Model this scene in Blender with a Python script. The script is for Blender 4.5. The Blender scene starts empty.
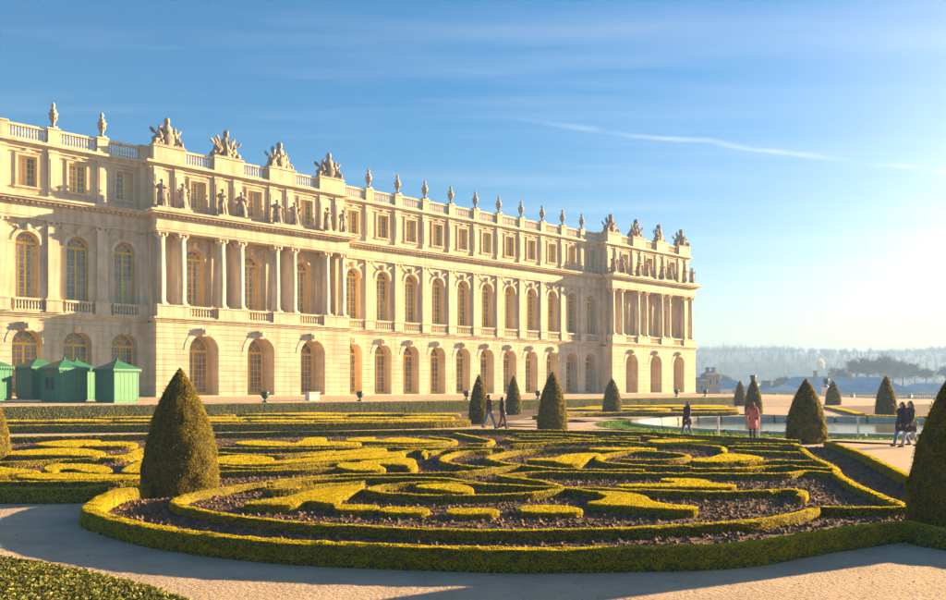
import bpy, bmesh, math, random
import numpy as np
from mathutils import Vector, Matrix, Quaternion
R = math.radians
random.seed(4); rng = np.random.default_rng(11)
S = bpy.context.scene
COL = S.collection

# ---------------------------------------------------------------- camera
EYE = 2.2; F = 850.0; CX = 473.0; HY = 388.0         # photograph: 946 x 600, horizon row 388
cam = bpy.data.cameras.new('camera'); co = bpy.data.objects.new('camera', cam); COL.objects.link(co)
co.location = (0, 0, EYE); co.rotation_euler = (R(90), 0, 0)
cam.sensor_width = 36; cam.lens = 36 * F / 946; cam.shift_y = 88 / 946
cam.clip_start = 0.1; cam.clip_end = 9000
S.camera = co
# ---------------------------------------------------------------- world, sun, exposure
SUN_AZ, SUN_EL = 62.0, 10.4
w = bpy.data.worlds.new('World'); S.world = w; w.use_nodes = True
nt = w.node_tree; nt.nodes.clear()
def N(t, **k):
    n = nt.nodes.new(t)
    for a, b in k.items(): setattr(n, a, b)
    return n
def L(a, b): nt.links.new(a, b)
wo = N('ShaderNodeOutputWorld'); bg = N('ShaderNodeBackground'); bg.inputs['Strength'].default_value = 0.05
sky = N('ShaderNodeTexSky', sky_type='NISHITA'); sky.sun_disc = False
sky.sun_elevation = R(SUN_EL); sky.sun_rotation = R(SUN_AZ); sky.altitude = 100
sky.air_density = 1.0; sky.dust_density = 2.1; sky.ozone_density = 3.0
hs = N('ShaderNodeHueSaturation'); hs.inputs['Value'].default_value = .67; hs.inputs['Saturation'].default_value = 1.6; wbal = N('ShaderNodeMix', data_type='RGBA', blend_type='MULTIPLY'); wbal.inputs[0].default_value = 1; wbal.inputs[7].default_value = (1.02, .99, .98, 1); L(sky.outputs[0], wbal.inputs[6]); L(wbal.outputs[2], hs.inputs['Color'])
# thin cirrus and a contrail on a high plane (direction / height)
tc = N('ShaderNodeTexCoord'); sp = N('ShaderNodeSeparateXYZ'); L(tc.outputs['Generated'], sp.inputs[0])
def M(op, a, b=None, clamp=False):
    n = N('ShaderNodeMath', operation=op); n.use_clamp = clamp
    for i, v in enumerate((a, b)):
        if v is None: continue
        if isinstance(v, (int, float)): n.inputs[i].default_value = v
        else: L(v, n.inputs[i])
    return n.outputs[0]
zz = M('MAXIMUM', sp.outputs[2], 0.03)
px_ = M('DIVIDE', sp.outputs[0], zz); py_ = M('DIVIDE', sp.outputs[1], zz)
# contrail line through (.118,3.137) with direction (1.97,.77)
tx, ty = 1.978, 0.763; tl = math.hypot(tx, ty); tx /= tl; ty /= tl
along = M('ADD', M('MULTIPLY', M('SUBTRACT', px_, .118), tx), M('MULTIPLY', M('SUBTRACT', py_, 3.137), ty))
cross = M('ADD', M('MULTIPLY', M('SUBTRACT', px_, .118), -ty), M('MULTIPLY', M('SUBTRACT', py_, 3.137), tx))
cb = N('ShaderNodeCombineXYZ'); L(px_, cb.inputs[0]); L(py_, cb.inputs[1])
no1 = N('ShaderNodeTexNoise'); no1.inputs['Scale'].default_value = 2.3; no1.inputs['Detail'].default_value = 6; L(cb.outputs[0], no1.inputs['Vector'])
wob = M('MULTIPLY', M('SUBTRACT', no1.outputs[0], .5), .22)
cr2 = M('ABSOLUTE', M('ADD', cross, wob))
line = M('SUBTRACT', 1.0, M('DIVIDE', cr2, 0.05), True)
ends = M('MULTIPLY', M('DIVIDE', M('ADD', along, .1), .5, True), M('DIVIDE', M('SUBTRACT', 4.2, along), 1.6, True), True)
no2 = N('ShaderNodeTexNoise'); no2.inputs['Scale'].default_value = 3.0; no2.inputs['Detail'].default_value = 4; L(cb.outputs[0], no2.inputs['Vector'])
brk = M('MULTIPLY', M('SUBTRACT', no2.outputs[0], .3), 2.6, True)
trail = M('MULTIPLY', M('MULTIPLY', line, ends), M('MULTIPLY', brk, .34))
mpn = N('ShaderNodeMapping'); mpn.inputs['Rotation'].default_value = (0, 0, R(-21)); mpn.inputs['Scale'].default_value = (.25, 1.3, 1); L(cb.outputs[0], mpn.inputs[0])
no3 = N('ShaderNodeTexNoise'); no3.inputs['Scale'].default_value = 1.1; no3.inputs['Detail'].default_value = 7; no3.inputs['Roughness'].default_value = .55; L(mpn.outputs[0], no3.inputs['Vector'])
cir = M('MULTIPLY', M('MULTIPLY', M('SUBTRACT', no3.outputs[0], .52), 3.0, True), .2)
cloud = M('MAXIMUM', trail, cir)
mx = N('ShaderNodeMix', data_type='RGBA'); L(cloud, mx.inputs[0]); L(hs.outputs[0], mx.inputs[6]); mx.inputs[7].default_value = (5.0, 4.6, 4.3, 1)
L(mx.outputs[2], bg.inputs['Color']); L(bg.outputs[0], wo.inputs[0])

sv = Vector((math.sin(R(SUN_AZ)) * math.cos(R(SUN_EL)), math.cos(R(SUN_AZ)) * math.cos(R(SUN_EL)), math.sin(R(SUN_EL))))
sl = bpy.data.lights.new('sun', 'SUN'); sl.energy = 5.0; sl.angle = R(0.5); sl.color = (1.0, .72, .36)
so = bpy.data.objects.new('sun', sl); COL.objects.link(so); so.rotation_euler = sv.to_track_quat('Z', 'Y').to_euler(); so.location = (60, 30, 60)
S.view_settings.view_transform = 'Standard'; S.view_settings.look = 'None'; S.view_settings.gamma = 1
S.view_settings.exposure = 2.8; S.view_settings.use_curve_mapping = False
S.cycles.use_denoising = True; S.cycles.max_bounces = 6; S.cycles.volume_bounces = 0
S.cycles.diffuse_bounces = 4; S.cycles.transmission_bounces = 4; S.cycles.caustics_reflective = False; S.cycles.caustics_refractive = False

# ---------------------------------------------------------------- coordinates
TH = math.atan2(940, 850)
D = np.array([math.sin(TH), math.cos(TH)]); NN = np.array([D[1], -D[0]])     # along the facade, out of it
P0 = np.array([-473 / F * 68.4, 68.4]); ZT = 1.4                            # foot of the facade at the photo's left edge
def px(x, y, z=0.0):
    Y = F * (EYE - z) / (y - HY); return ((x - CX) * Y / F, Y, z)
def pxs(pts, z=0.0): return [px(a, b, z) for a, b in pts]
def LW(u, p, z=0.0):
    q = P0 + D * u + NN * p; return (float(q[0]), float(q[1]), z)
def UP(x, y):
    r0, r1 = x - P0[0], y - P0[1]; return r0 * D[0] + r1 * D[1], r0 * NN[0] + r1 * NN[1]
def sst(a, b, t):
    t = np.clip((t - a) / (b - a), 0, 1); return t * t * (3 - 2 * t)
def ground_z(u, p):
    a = np.where(p < 15.4, 1.4 - .35 * np.clip((p - 4) / 11, 0, 1), 1.05 * (1 - np.clip((p - 15.4) / .5, 0, 1)))
    b = 1.25 * (1 - sst(4, 34, p)) * (1 - sst(100, 160, u))
    k = sst(80, 96, u)
    return a * (1 - k) + b * k
ROTZ = math.atan2(D[1], D[0])

# ---------------------------------------------------------------- materials
def mat(name, col, rough=.8, var=.15, scale=3.0, bump=0.0, bscale=30, spec=.3, metal=0.0, col2=None, detail=5, obj_rand=0.0, transl=0.0, coords='Object', stretch=(1,1,1)):
    m = bpy.data.materials.new(name); m.use_nodes = True; t = m.node_tree; ns = t.nodes; lk = t.links
    b = ns['Principled BSDF']; b.inputs['Roughness'].default_value = rough; b.inputs['Metallic'].default_value = metal
    b.inputs['Specular IOR Level'].default_value = spec
    c = ns.new('ShaderNodeTexCoord'); mp = ns.new('ShaderNodeMapping'); mp.inputs['Scale'].default_value = stretch
    gp = ns.new('ShaderNodeNewGeometry') if coords == 'POS' else None
    lk.new(gp.outputs['Position'] if gp else c.outputs[coords], mp.inputs[0])
    n = ns.new('ShaderNodeTexNoise'); n.inputs['Scale'].default_value = scale; n.inputs['Detail'].default_value = detail; n.inputs['Roughness'].default_value = .62
    lk.new(mp.outputs[0], n.inputs['Vector'])
    r = ns.new('ShaderNodeValToRGB'); e = r.color_ramp.elements
    c2 = col2 or tuple(v * (1 - 2 * var) for v in col); 
    e[0].position = .3; e[0].color = (*c2, 1); e[1].position = .7; e[1].color = (*[min(1, v * (1 + var)) for v in col], 1)
    lk.new(n.outputs[0], r.inputs[0]); out = r.outputs[0]
    if obj_rand:
        g = ns.new('ShaderNodeNewGeometry'); hv = ns.new('ShaderNodeHueSaturation')
        ma = ns.new('ShaderNodeMath'); ma.operation = 'MULTIPLY_ADD'; ma.inputs[1].default_value = 2 * obj_rand; ma.inputs[2].default_value = 1 - obj_rand
        lk.new(g.outputs['Random Per Island'], ma.inputs[0]); lk.new(ma.outputs[0], hv.inputs['Value']); lk.new(out, hv.inputs['Color']); out = hv.outputs[0]
    lk.new(out, b.inputs['Base Color'])
    if bump:
        n2 = ns.new('ShaderNodeTexNoise'); n2.inputs['Scale'].default_value = bscale; n2.inputs['Detail'].default_value = 6; n2.inputs['Roughness'].default_value = .65; lk.new(mp.outputs[0], n2.inputs['Vector'])
        bp = ns.new('ShaderNodeBump'); bp.inputs['Strength'].default_value = bump; bp.inputs['Distance'].default_value = .05
        lk.new(n2.outputs[0], bp.inputs['Height']); lk.new(bp.outputs[0], b.inputs['Normal'])
    if transl:
        tr = ns.new('ShaderNodeBsdfTranslucent'); lk.new(out, tr.inputs[0]); mi = ns.new('ShaderNodeMixShader'); mi.inputs[0].default_value = transl
        lk.new(b.outputs[0], mi.inputs[1]); lk.new(tr.outputs[0], mi.inputs[2]); lk.new(mi.outputs[0], ns['Material Output'].inputs[0])
    return m
m_stone = mat('limestone', (.66, .535, .365), .85, .10, .55, .25, 9, stretch=(1, 1, .35), detail=8, coords='POS')
def ashlar(m, bw, bh, k=.82):
    t = m.node_tree; ns = t.nodes; b = ns['Principled BSDF']; src = b.inputs['Base Color'].links[0].from_socket
    c = ns.new('ShaderNodeTexCoord'); sx = ns.new('ShaderNodeSeparateXYZ'); cx_ = ns.new('ShaderNodeCombineXYZ'); t.links.new(c.outputs['Object'], sx.inputs[0]); t.links.new(sx.outputs[0], cx_.inputs[0]); t.links.new(sx.outputs[2], cx_.inputs[1])
    br = ns.new('ShaderNodeTexBrick'); br.inputs['Scale'].default_value = 1; br.inputs['Brick Width'].default_value = bw; br.inputs['Row Height'].default_value = bh; br.inputs['Mortar Size'].default_value = .014; br.inputs['Mortar Smooth'].default_value = .4
    br.inputs['Color1'].default_value = (1, 1, 1, 1); br.inputs['Color2'].default_value = (.9, .88, .86, 1); br.inputs['Mortar'].default_value = (k, k * .95, k * .9, 1); t.links.new(cx_.outputs[0], br.inputs['Vector'])
    n = ns.new('ShaderNodeTexNoise'); mp = ns.new('ShaderNodeMapping'); mp.inputs['Scale'].default_value = (2.6, 2.6, .22); n.inputs['Scale'].default_value = 1; n.inputs['Detail'].default_value = 6; gq = ns.new('ShaderNodeNewGeometry'); t.links.new(gq.outputs['Position'], mp.inputs[0]); t.links.new(mp.outputs[0], n.inputs['Vector'])
    r = ns.new('ShaderNodeValToRGB'); r.color_ramp.elements[0].position = .34; r.color_ramp.elements[0].color = (.80, .74, .66, 1); r.color_ramp.elements[1].position = .56; r.color_ramp.elements[1].color = (1, 1, 1, 1); t.links.new(n.outputs[0], r.inputs[0])
    a = ns.new('ShaderNodeMix'); a.data_type = 'RGBA'; a.blend_type = 'MULTIPLY'; a.inputs[0].default_value = 1; t.links.new(src, a.inputs[6]); t.links.new(br.outputs[0], a.inputs[7])
    a2 = ns.new('ShaderNodeMix'); a2.data_type = 'RGBA'; a2.blend_type = 'MULTIPLY'; a2.inputs[0].default_value = 1; t.links.new(a.outputs[2], a2.inputs[6]); t.links.new(r.outputs[0], a2.inputs[7]); t.links.new(a2.outputs[2], b.inputs['Base Color'])
ashlar(m_stone, 1.3, .46)
m_stone2 = mat('limestone_trim', (.70, .58, .41), .85, .10, .9, .2, 14, detail=8, coords='POS')
m_course = mat('limestone_courses', (.69, .57, .405), .85, .09, .8, .2, 12, stretch=(.5, .5, 1), detail=8, coords='POS')
ashlar(m_course, 1.5, .475); ashlar(m_stone2, 2.2, 40, 1)
m_statue = mat('weathered_stone', (.44, .34, .245), .95, .2, 2.2, .8, 14, col2=(.14, .11, .085))
m_urn = mat('urn_stone', (.46, .36, .26), .9, .25, 2.5, .4, 20)
m_frame = mat('window_paint', (.82, .56, .05), .5, .08, 2)
m_blind = mat('window_blind', (.52, .44, .36), .8, .06, 2)
m_glass = mat('window_glass', (.30, .27, .24), .06, .3, .55, .05, 1.2, spec=.9, col2=(.05, .05, .05), coords='POS')
m_curtain = mat('window_curtain', (.60, .52, .40), .9, .1, 3)
m_lead = mat('roof_lead', (.20, .22, .24), .5, .15, 1)
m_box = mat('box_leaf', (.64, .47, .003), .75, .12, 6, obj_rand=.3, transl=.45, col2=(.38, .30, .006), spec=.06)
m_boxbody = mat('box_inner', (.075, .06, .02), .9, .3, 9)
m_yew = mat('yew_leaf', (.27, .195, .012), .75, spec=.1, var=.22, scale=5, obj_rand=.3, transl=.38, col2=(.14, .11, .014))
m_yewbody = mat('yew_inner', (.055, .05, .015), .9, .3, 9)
m_hedge = mat('tall_hedge_leaf', (.24, .24, .05), .7, .2, 5, obj_rand=.28, transl=.4, col2=(.14, .15, .03), spec=.1)
m_soil = mat('garden_soil', (.15, .075, .038), .95, .3, 4, 1.0, 22, detail=9)
m_clod = mat('soil_clod', (.21, .115, .06), .95, .3, 5, .5, 30, obj_rand=.45)
m_gravel = mat('gravel', (.54, .39, .27), .95, .12, 1.1, 1.0, 17, detail=12, spec=.1)
m_pebble = mat('pebble', (.45, .37, .29), .8, .2, 6, obj_rand=.45)
m_lawn = mat('lawn', (.30, .42, .02), .8, .2, 4, .6, 60)
m_bronze = mat('green_bronze', (.03, .085, .075), .45, .3, 5, metal=.5)
m_kiosk = mat('kiosk_green', (.035, .19, .095), .5, .08, 2, .05, 20)
m_kioskroof = mat('kiosk_roof_green', (.03, .16, .09), .45, .1, 3)
m_dark = mat('dark_pane', (.03, .03, .035), .15, .2, 2)
m_sign = mat('notice_red', (.35, .13, .08), .7, .1, 5)
m_kerb = mat('basin_stone', (.52, .46, .38), .7, .15, 2, .2, 15)
m_white = mat('white_stone', (.70, .66, .60), .8, .08, 2)
m_skin = mat('skin', (.50, .32, .22), .6, .05, 5)
m_slate = mat('slate_roof', (.20, .36, .52), .6, .15, .3)
m_brick = mat('house_wall', (.40, .26, .20), .9, .15, .4)
m_cream = mat('cream_wall', (.62, .56, .46), .9, .1, .4)
m_wood = mat('bare_twig', (.10, .075, .055), .9, .2, .05)
m_woodfar = mat('forest_twig', (.10, .085, .07), .9, .1, .02)
m_hill = mat('hill_soil', (.075, .085, .06), 1, .25, .01)
m_lowland = mat('lowland_ground', (.12, .13, .08), 1, .25, .01)

# ---------------------------------------------------------------- helpers
def link(o, parent=None):
    COL.objects.link(o)
    if parent is not None: o.parent = parent
    return o
def tag(o, label=None, cat=None, group=None, kind=None):
    if label: o['label'] = label
    if cat: o['category'] = cat
    if group: o['group'] = group
    if kind: o['kind'] = kind
    return o
def empty(name, loc=(0, 0, 0), rz=0):
    o = bpy.data.objects.new(name, None); o.location = loc; o.rotation_euler = (0, 0, rz); o.empty_display_size = .3
    return link(o)
def fast_mesh(name, v, f, mats=(), mi=None, smooth=False):
    """v (n,3) array; f (m,k) int array with constant k, or a list of those arrays"""
    fl = f if isinstance(f, list) else [f]
    v = np.asarray(v, np.float32); me = bpy.data.meshes.new(name)
    me.vertices.add(len(v)); me.vertices.foreach_set('co', v.ravel())
    idx = np.concatenate([np.asarray(a, np.int32).ravel() for a in fl])
    tot = np.concatenate([np.full(len(a), np.asarray(a).shape[1], np.int32) for a in fl])
    st = np.concatenate([[0], np.cumsum(tot)[:-1]]).astype(np.int32)
    me.loops.add(len(idx)); me.loops.foreach_set('vertex_index', idx)
    me.polygons.add(len(tot)); me.polygons.foreach_set('loop_start', st); me.polygons.foreach_set('loop_total', tot)
    for m in mats: me.materials.append(m)
    if mi is not None: me.polygons.foreach_set('material_index', np.asarray(mi, np.int32))
    me.update(calc_edges=True); me.validate()
    me.polygons.foreach_set('use_smooth', np.full(len(tot), smooth))
    return me
class MB:
    """collects faces; build() links them as ONE mesh object"""
    def __init__(s): s.v = []; s.f = []
    def face(s, pts):
        i = len(s.v); s.v += [tuple(p) for p in pts]; s.f.append(tuple(range(i, i + len(pts))))
    def box(s, x0, x1, y0, y1, z0, z1):
        i = len(s.v)
        s.v += [(x, y, z) for z in (z0, z1) for x, y in ((x0, y0), (x1, y0), (x1, y1), (x0, y1))]
        s.f += [tuple(i + k for k in q) for q in ((3, 2, 1, 0), (4, 5, 6, 7), (0, 1, 5, 4), (1, 2, 6, 5), (2, 3, 7, 6), (3, 0, 4, 7))]
    def fbox(s, u0, u1, p0, p1, z0, z1): s.box(u0, u1, -p1, -p0, z0, z1)      # facade box: p counts outwards
    def lathe(s, prof, n=12, c=(0, 0, 0), sx=1, sy=1):
        i = len(s.v)
        for r, z in prof:
            for k in range(n):
                a = 2 * math.pi * k / n; s.v.append((c[0] + sx * r * math.cos(a), c[1] + sy * r * math.sin(a), c[2] + z))
        for j in range(len(prof) - 1):
            for k in range(n):
                s.f.append((i + j * n + k, i + j * n + (k + 1) % n, i + (j + 1) * n + (k + 1) % n, i + (j + 1) * n + k))
        s.f.append(tuple(i + k for k in range(n))[::-1]); s.f.append(tuple(i + (len(prof) - 1) * n + k for k in range(n)))
    def cap(s, a, b, ra, rb, n=8):
        """tapered capsule"""
        a = Vector(a); b = Vector(b); d = b - a; ln = d.length or 1e-4; d = d / ln if ln > 1e-3 else Vector((0, 0, 1))
        q = Vector((0, 0, 1)).rotation_difference(d); i = len(s.v); rings = []
        for t in (-80, -45, 0): rings.append((a, ra * math.cos(R(t)), ra * math.sin(R(t))))
        for t in (0, 45, 80): rings.append((b, rb * math.cos(R(t)), rb * math.sin(R(t))))
        for c, r, h in rings:
            for k in range(n):
                an = 2 * math.pi * k / n; s.v.append(tuple(c + q @ Vector((r * math.cos(an), r * math.sin(an), h))))
        for j in range(5):
            for k in range(n): s.f.append((i + j * n + k, i + j * n + (k + 1) % n, i + (j + 1) * n + (k + 1) % n, i + (j + 1) * n + k))
        s.f.append(tuple(i + k for k in range(n))[::-1]); s.f.append(tuple(i + 5 * n + k for k in range(n)))
    def ell(s, c, r, rot=None, n=10, m=7):
        i = len(s.v); q = rot or Quaternion()
        for j in range(m + 1):
            t = math.pi * (j + .15) / (m + .3) - math.pi / 2
            for k in range(n):
                a = 2 * math.pi * k / n
                s.v.append(tuple(Vector(c) + q @ Vector((r[0] * math.cos(t) * math.cos(a), r[1] * math.cos(t) * math.sin(a), r[2] * math.sin(t)))))
        for j in range(m):
            for k in range(n): s.f.append((i + j * n + k, i + j * n + (k + 1) % n, i + (j + 1) * n + (k + 1) % n, i + (j + 1) * n + k))
        s.f.append(tuple(i + k for k in range(n))[::-1]); s.f.append(tuple(i + m * n + k for k in range(n)))
    def mesh(s, name, m=None, smooth=False):
        me = bpy.data.meshes.new(name); me.from_pydata(s.v, [], s.f); me.update()
        if m: me.materials.append(m)
        if smooth: me.polygons.foreach_set('use_smooth', [True] * len(me.polygons))
        return me
    def build(s, name, m, parent=None, smooth=False, loc=None):
        o = bpy.data.objects.new(name, s.mesh(name, m, smooth)); link(o, parent)
        if loc: o.location = loc
        return o
    def remesh(s, name, m, voxel, smooth_it=2):
        o = bpy.data.objects.new('tmp', s.mesh('tmp', None)); COL.objects.link(o)
        r = o.modifiers.new('r', 'REMESH'); r.mode = 'VOXEL'; r.voxel_size = voxel; r.use_smooth_shade = True
        if smooth_it:
            sm = o.modifiers.new('s', 'SMOOTH'); sm.iterations = smooth_it; sm.factor = .5
        dg = bpy.context.evaluated_depsgraph_get()
        me = bpy.data.meshes.new_from_object(o.evaluated_get(dg)); me.name = name
        me.materials.clear(); me.materials.append(m)
        bpy.data.objects.remove(o); return me
def use(name, me, parent=None, loc=(0, 0, 0), rz=0, sc=1):
    o = bpy.data.objects.new(name, me); o.location = loc; o.rotation_euler = (0, 0, rz); o.scale = (sc, sc, sc) if not isinstance(sc, tuple) else sc
    return link(o, parent)
def copy_tree(o, parent=None):
    c = o.copy(); COL.objects.link(c)
    if parent is not None: c.parent = parent
    for ch in o.children: copy_tree(ch, c)
    return c
def catmull(pts, closed=False, step=.15):
    P = [np.array(p[:2], float) for p in pts]; n = len(P); out = []
    segs = n if closed else n - 1
    for i in range(segs):
        if closed: a, b, c, d = P[(i - 1) % n], P[i], P[(i + 1) % n], P[(i + 2) % n]
        else: a, b, c, d = P[max(i - 1, 0)], P[i], P[i + 1], P[min(i + 2, n - 1)]
        k = max(2, min(60, int(np.linalg.norm(c - b) / step)))
        # centripetal-ish: limit tangents to the chord so that uneven spacing does not overshoot
        ch = np.linalg.norm(c - b)
        t1 = (c - a); t2 = (d - b)
        t1 = t1 / (np.linalg.norm(t1) + 1e-9) * ch; t2 = t2 / (np.linalg.norm(t2) + 1e-9) * ch
        for j in range(k):
            t = j / k; h = 2*t**3 - 3*t**2 + 1
            out.append(h * b + (t**3 - 2*t**2 + t) * t1 + (-2*t**3 + 3*t**2) * c + (t**3 - t**2) * t2)
    if not closed: out.append(P[-1])
    return np.array(out)
def inside(poly, pts):
    x, y = pts[:, 0], pts[:, 1]; r = np.zeros(len(pts), bool); n = len(poly)
    for i in range(n):
        x1, y1 = poly[i]; x2, y2 = poly[(i + 1) % n]
        if y1 == y2: continue
        c = ((y1 > y) != (y2 > y)) & (x < (x2 - x1) * (y - y1) / (y2 - y1) + x1); r ^= c
    return r
def leaf_quads(P, Nn, size, spread=.8):
    n = len(P)
    nr = Nn + rng.normal(0, 1, (n, 3)) * (spread * (.55 + .9 * np.clip(Nn[:, 2:3], 0, 1))); nr /= np.linalg.norm(nr, axis=1)[:, None] + 1e-9
    t = np.cross(nr, rng.normal(0, 1, (n, 3))); t /= np.linalg.norm(t, axis=1)[:, None] + 1e-9
    b = np.cross(nr, t); s = (size * rng.uniform(.6, 1.3, n))[:, None]
    v = np.stack([P + t * s, P + b * s * .6, P - t * s, P - b * s * .6], 1).reshape(-1, 3)
    return v, np.arange(4 * n).reshape(-1, 4)
def join_leaves(name, bv, bf, P, Nn, size, mats, spread=.8):
    lv, lf = leaf_quads(P, Nn, size, spread)
    fl = [np.asarray(a) for a in bf]; nb = sum(len(a) for a in fl)
    mi = np.concatenate([np.ones(nb, int), np.zeros(len(lf), int)])
    return fast_mesh(name, np.concatenate([np.asarray(bv, float), lv]), fl + [lf + len(bv)], mats, mi)
# ================================================================ THE SETTING
def grid_ground():
    us = np.concatenate([np.arange(-140, -20, 6), np.arange(-20, 170, 2.5), [170]])
    ps = np.concatenate([np.arange(-40, 14, 3), [14, 15.0, 15.4, 15.5, 15.65, 15.8, 15.9, 16.2], np.arange(18, 34, 2.0), np.arange(34, 160, 4)])
    U, P = np.meshgrid(us, ps, indexing='ij'); Z = ground_z(U, P)
    X = P0[0] + D[0] * U + NN[0] * P; Y = P0[1] + D[1] * U + NN[1] * P
    v = np.stack([X, Y, Z], -1).reshape(-1, 3); a, b = len(us), len(ps)
    i = (np.arange(a - 1)[:, None] * b + np.arange(b - 1)[None]).ravel()
    q = np.stack([i, i + 1, i + b + 1, i + b], 1)
    bu, bp = UP(22.0, 50.0); iu = np.where((us > bu - 16) & (us < bu + 16))[0]; ip = np.where((ps > bp - 16) & (ps < bp + 16))[0]; a0, a1, b0, b1 = iu[0], iu[-1], ip[0], ip[-1]
    gi, gj = i // b, i % b; q = q[~((gi >= a0) & (gi < a1) & (gj >= b0) & (gj < b1))]
    loop = [(k, b0) for k in range(a0, a1)] + [(a1, k) for k in range(b0, b1)] + [(k, b1) for k in range(a1, a0, -1)] + [(a0, k) for k in range(b1, b0, -1)]
    oi = np.array([k * b + l for k, l in loop]); ov = v[oi]; an = np.arctan2(ov[:, 1] - 50, ov[:, 0] - 22)
    # circle opening of the basin, joined to the square rim of the hole
    cv = np.stack([22 + 12.3 * np.cos(an), 50 + 12.3 * np.sin(an), 0 * an], 1); n = len(oi); k = np.arange(n); k2 = (k + 1) % n
    ring_ = np.stack([oi[k], oi[k2], len(v) + k2, len(v) + k], 1)
    return fast_mesh('ground', np.concatenate([v, cv]), np.concatenate([q, ring_]), [m_gravel], smooth=True)
tag(use('ground', grid_ground()), kind='structure')
# lowland behind the terrace edge and the wooded hill beyond
lo = MB(); lo.face([(-2300, -250, -11), (2900, -250, -11), (2900, 2300, -11), (-2300, 2300, -11)])
# (the sheet lies under the garden terrace too)
tag(lo.build('lowland_ground', m_lowland), kind='structure')
er = MB()
c = [LW(170, -40, 0), LW(170, 156, 0)]
for i in range(40):
    p0, p1 = -40 + 196 * i / 40, -40 + 196 * (i + 1) / 40
    z0, z1 = float(ground_z(170, p0)), float(ground_z(170, p1))
    er.face([LW(170, p0, -11), LW(170, p1, -11), LW(170, p1, z1), LW(170, p0, z0)])
tag(er.build('terrace_retaining_wall', m_kerb), kind='structure')
def hill_h(x, y):
    base = 68 * sst(720, 1250, y) + 3 * np.sin(x * .0061 + 1) + 2.2 * np.sin(x * .017) + 3 * np.sin(y * .013 + x * .004)
    return -11.5 + base * sst(560, 800, y) + 11 * sst(1250, 1900, y) * np.sin(x * .002 + .6)
xs = np.linspace(-1500, 2200, 120); ys = np.linspace(560, 2100, 50)
X, Y = np.meshgrid(xs, ys, indexing='ij'); v = np.stack([X, Y, hill_h(X, Y)], -1).reshape(-1, 3)
i = (np.arange(119)[:, None] * 50 + np.arange(49)[None]).ravel()
tag(use('hills', fast_mesh('hills', v, np.stack([i, i + 50, i + 51, i + 1], 1), [m_hill], smooth=True)), kind='structure')
# ---- bare trees
def twig_tree(h, spread, n_twig, thick, seed, tw=.25, trunk_r=.3):
    """trunk MB and crown MB: limbs that fork, then thin triangle twigs"""
    r = random.Random(seed); tr = MB(); cr = MB(); tips = []
    tr.cap((0, 0, -1), (r.uniform(-.3, .3), 0, h * .38), trunk_r, trunk_r * .7, 6)
    def limb(a, d, ln, rad, lev):
        b = a + d * ln; cr.cap(a, b, rad, rad * .6, 5) if lev < 3 else tips.append((a, b))
        if lev >= 3: return
        for _ in range(5 if lev else 9):
            nd = (d + Vector((r.gauss(0, .8), r.gauss(0, .8), r.gauss(.0, .35)))).normalized()
            limb(a + (b - a) * r.uniform(.45, 1), nd, ln * r.uniform(.55, .8), rad * .55, lev + 1)
    limb(Vector((0, 0, h * .22)), Vector((0, 0, 1)), h * .3, trunk_r * .6, 0)
    for a, b in tips:
        for _ in range(n_twig):
            s0 = a.lerp(b, r.random()); dv = ((b - a).normalized() + Vector((r.gauss(0, .6), r.gauss(0, .6), r.gauss(.15, .4)))).normalized() * r.uniform(.5, 1) * spread
            sd = Vector((r.gauss(0, 1), r.gauss(0, 1), 0)).normalized() * thick
            cr.face([s0 - sd, s0 + sd, s0 + dv])
    return tr, cr
def far_wood():
    # one mass of bare trees: each is a spray of thin upright triangles
    vs = []; n = 0
    for k in range(4200):
        y = 640 + 900 * rng.random() ** .8; x = -150 + rng.uniform(-.1, 1.05) * y * 1.0
        h = rng.uniform(7, 13) * (1.0 + .45 * math.sin(x * .021 + 1.3 * math.sin(x * .007)) * rng.random()) * (1.5 if rng.random() < .06 else 1); z = float(hill_h(x, y)); w_ = h * .33
        m = 30
        bx = rng.normal(0, .4, m) * w_ * .4; tx = bx + rng.normal(0, .75, m) * w_; ty = rng.normal(0, .6, m) * w_; tz = h * (1 - .55 * (np.abs(tx) / (w_ * 2.2)) ** 1.5) * rng.uniform(.55, 1, m)
        bz = tz * rng.uniform(.1, .6, m); a = rng.uniform(0, 3.14, m); th = rng.uniform(.12, .34, m)
        b0 = np.stack([x + bx, y + ty * .3, z + bz], 1); t0 = np.stack([x + tx, y + ty, z + tz], 1)
        o = np.stack([np.cos(a) * th, np.sin(a) * th, 0 * a], 1)
        vs.append(np.stack([b0 - o, b0 + o, t0], 1).reshape(-1, 3))
    v = np.concatenate(vs); return fast_mesh('far_wood', v, np.arange(len(v)).reshape(-1, 3), [m_woodfar])
tag(use('far_wood', far_wood()), 'bare winter wood covering the hazy hill on the horizon', 'wood', kind='stuff')
def bare_tree(x, ytop, Y, h, seed, label):
    X = (x - CX) * Y / F; ztop = EYE + (HY - ytop) * Y / F
    e = empty('bare_tree', (X, Y, ztop - h)); tr, cr = twig_tree(h, h * .16, 13, .085, seed, trunk_r=h * .022)
    tr.build('trunk', m_wood, e); cr.build('crown', m_wood, e)
    tag(e, label, 'tree', 'bare trees behind the blue roof')
bare_tree(857, 352, 430, 21, 1, 'bare winter tree behind the blue roof, leftmost of the near bare trees')
bare_tree(881, 349, 420, 23, 2, 'tallest bare winter tree behind the blue roof, in the middle of the clump')
bare_tree(903, 356, 440, 20, 3, 'bare winter tree at the right end of the blue roof')
bare_tree(926, 362, 450, 17, 4, 'lower bare tree right of the blue roof, second from the right edge')
bare_tree(946, 360, 450, 18, 5, 'bare tree at the right edge beyond the stone parapet')
bare_tree(868, 353, 445, 21, 8, 'bare winter tree crowded between the two left trees behind the blue roof')
bare_tree(893, 352, 450, 22, 9, 'bare winter tree just right of the tallest one behind the blue roof')
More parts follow.
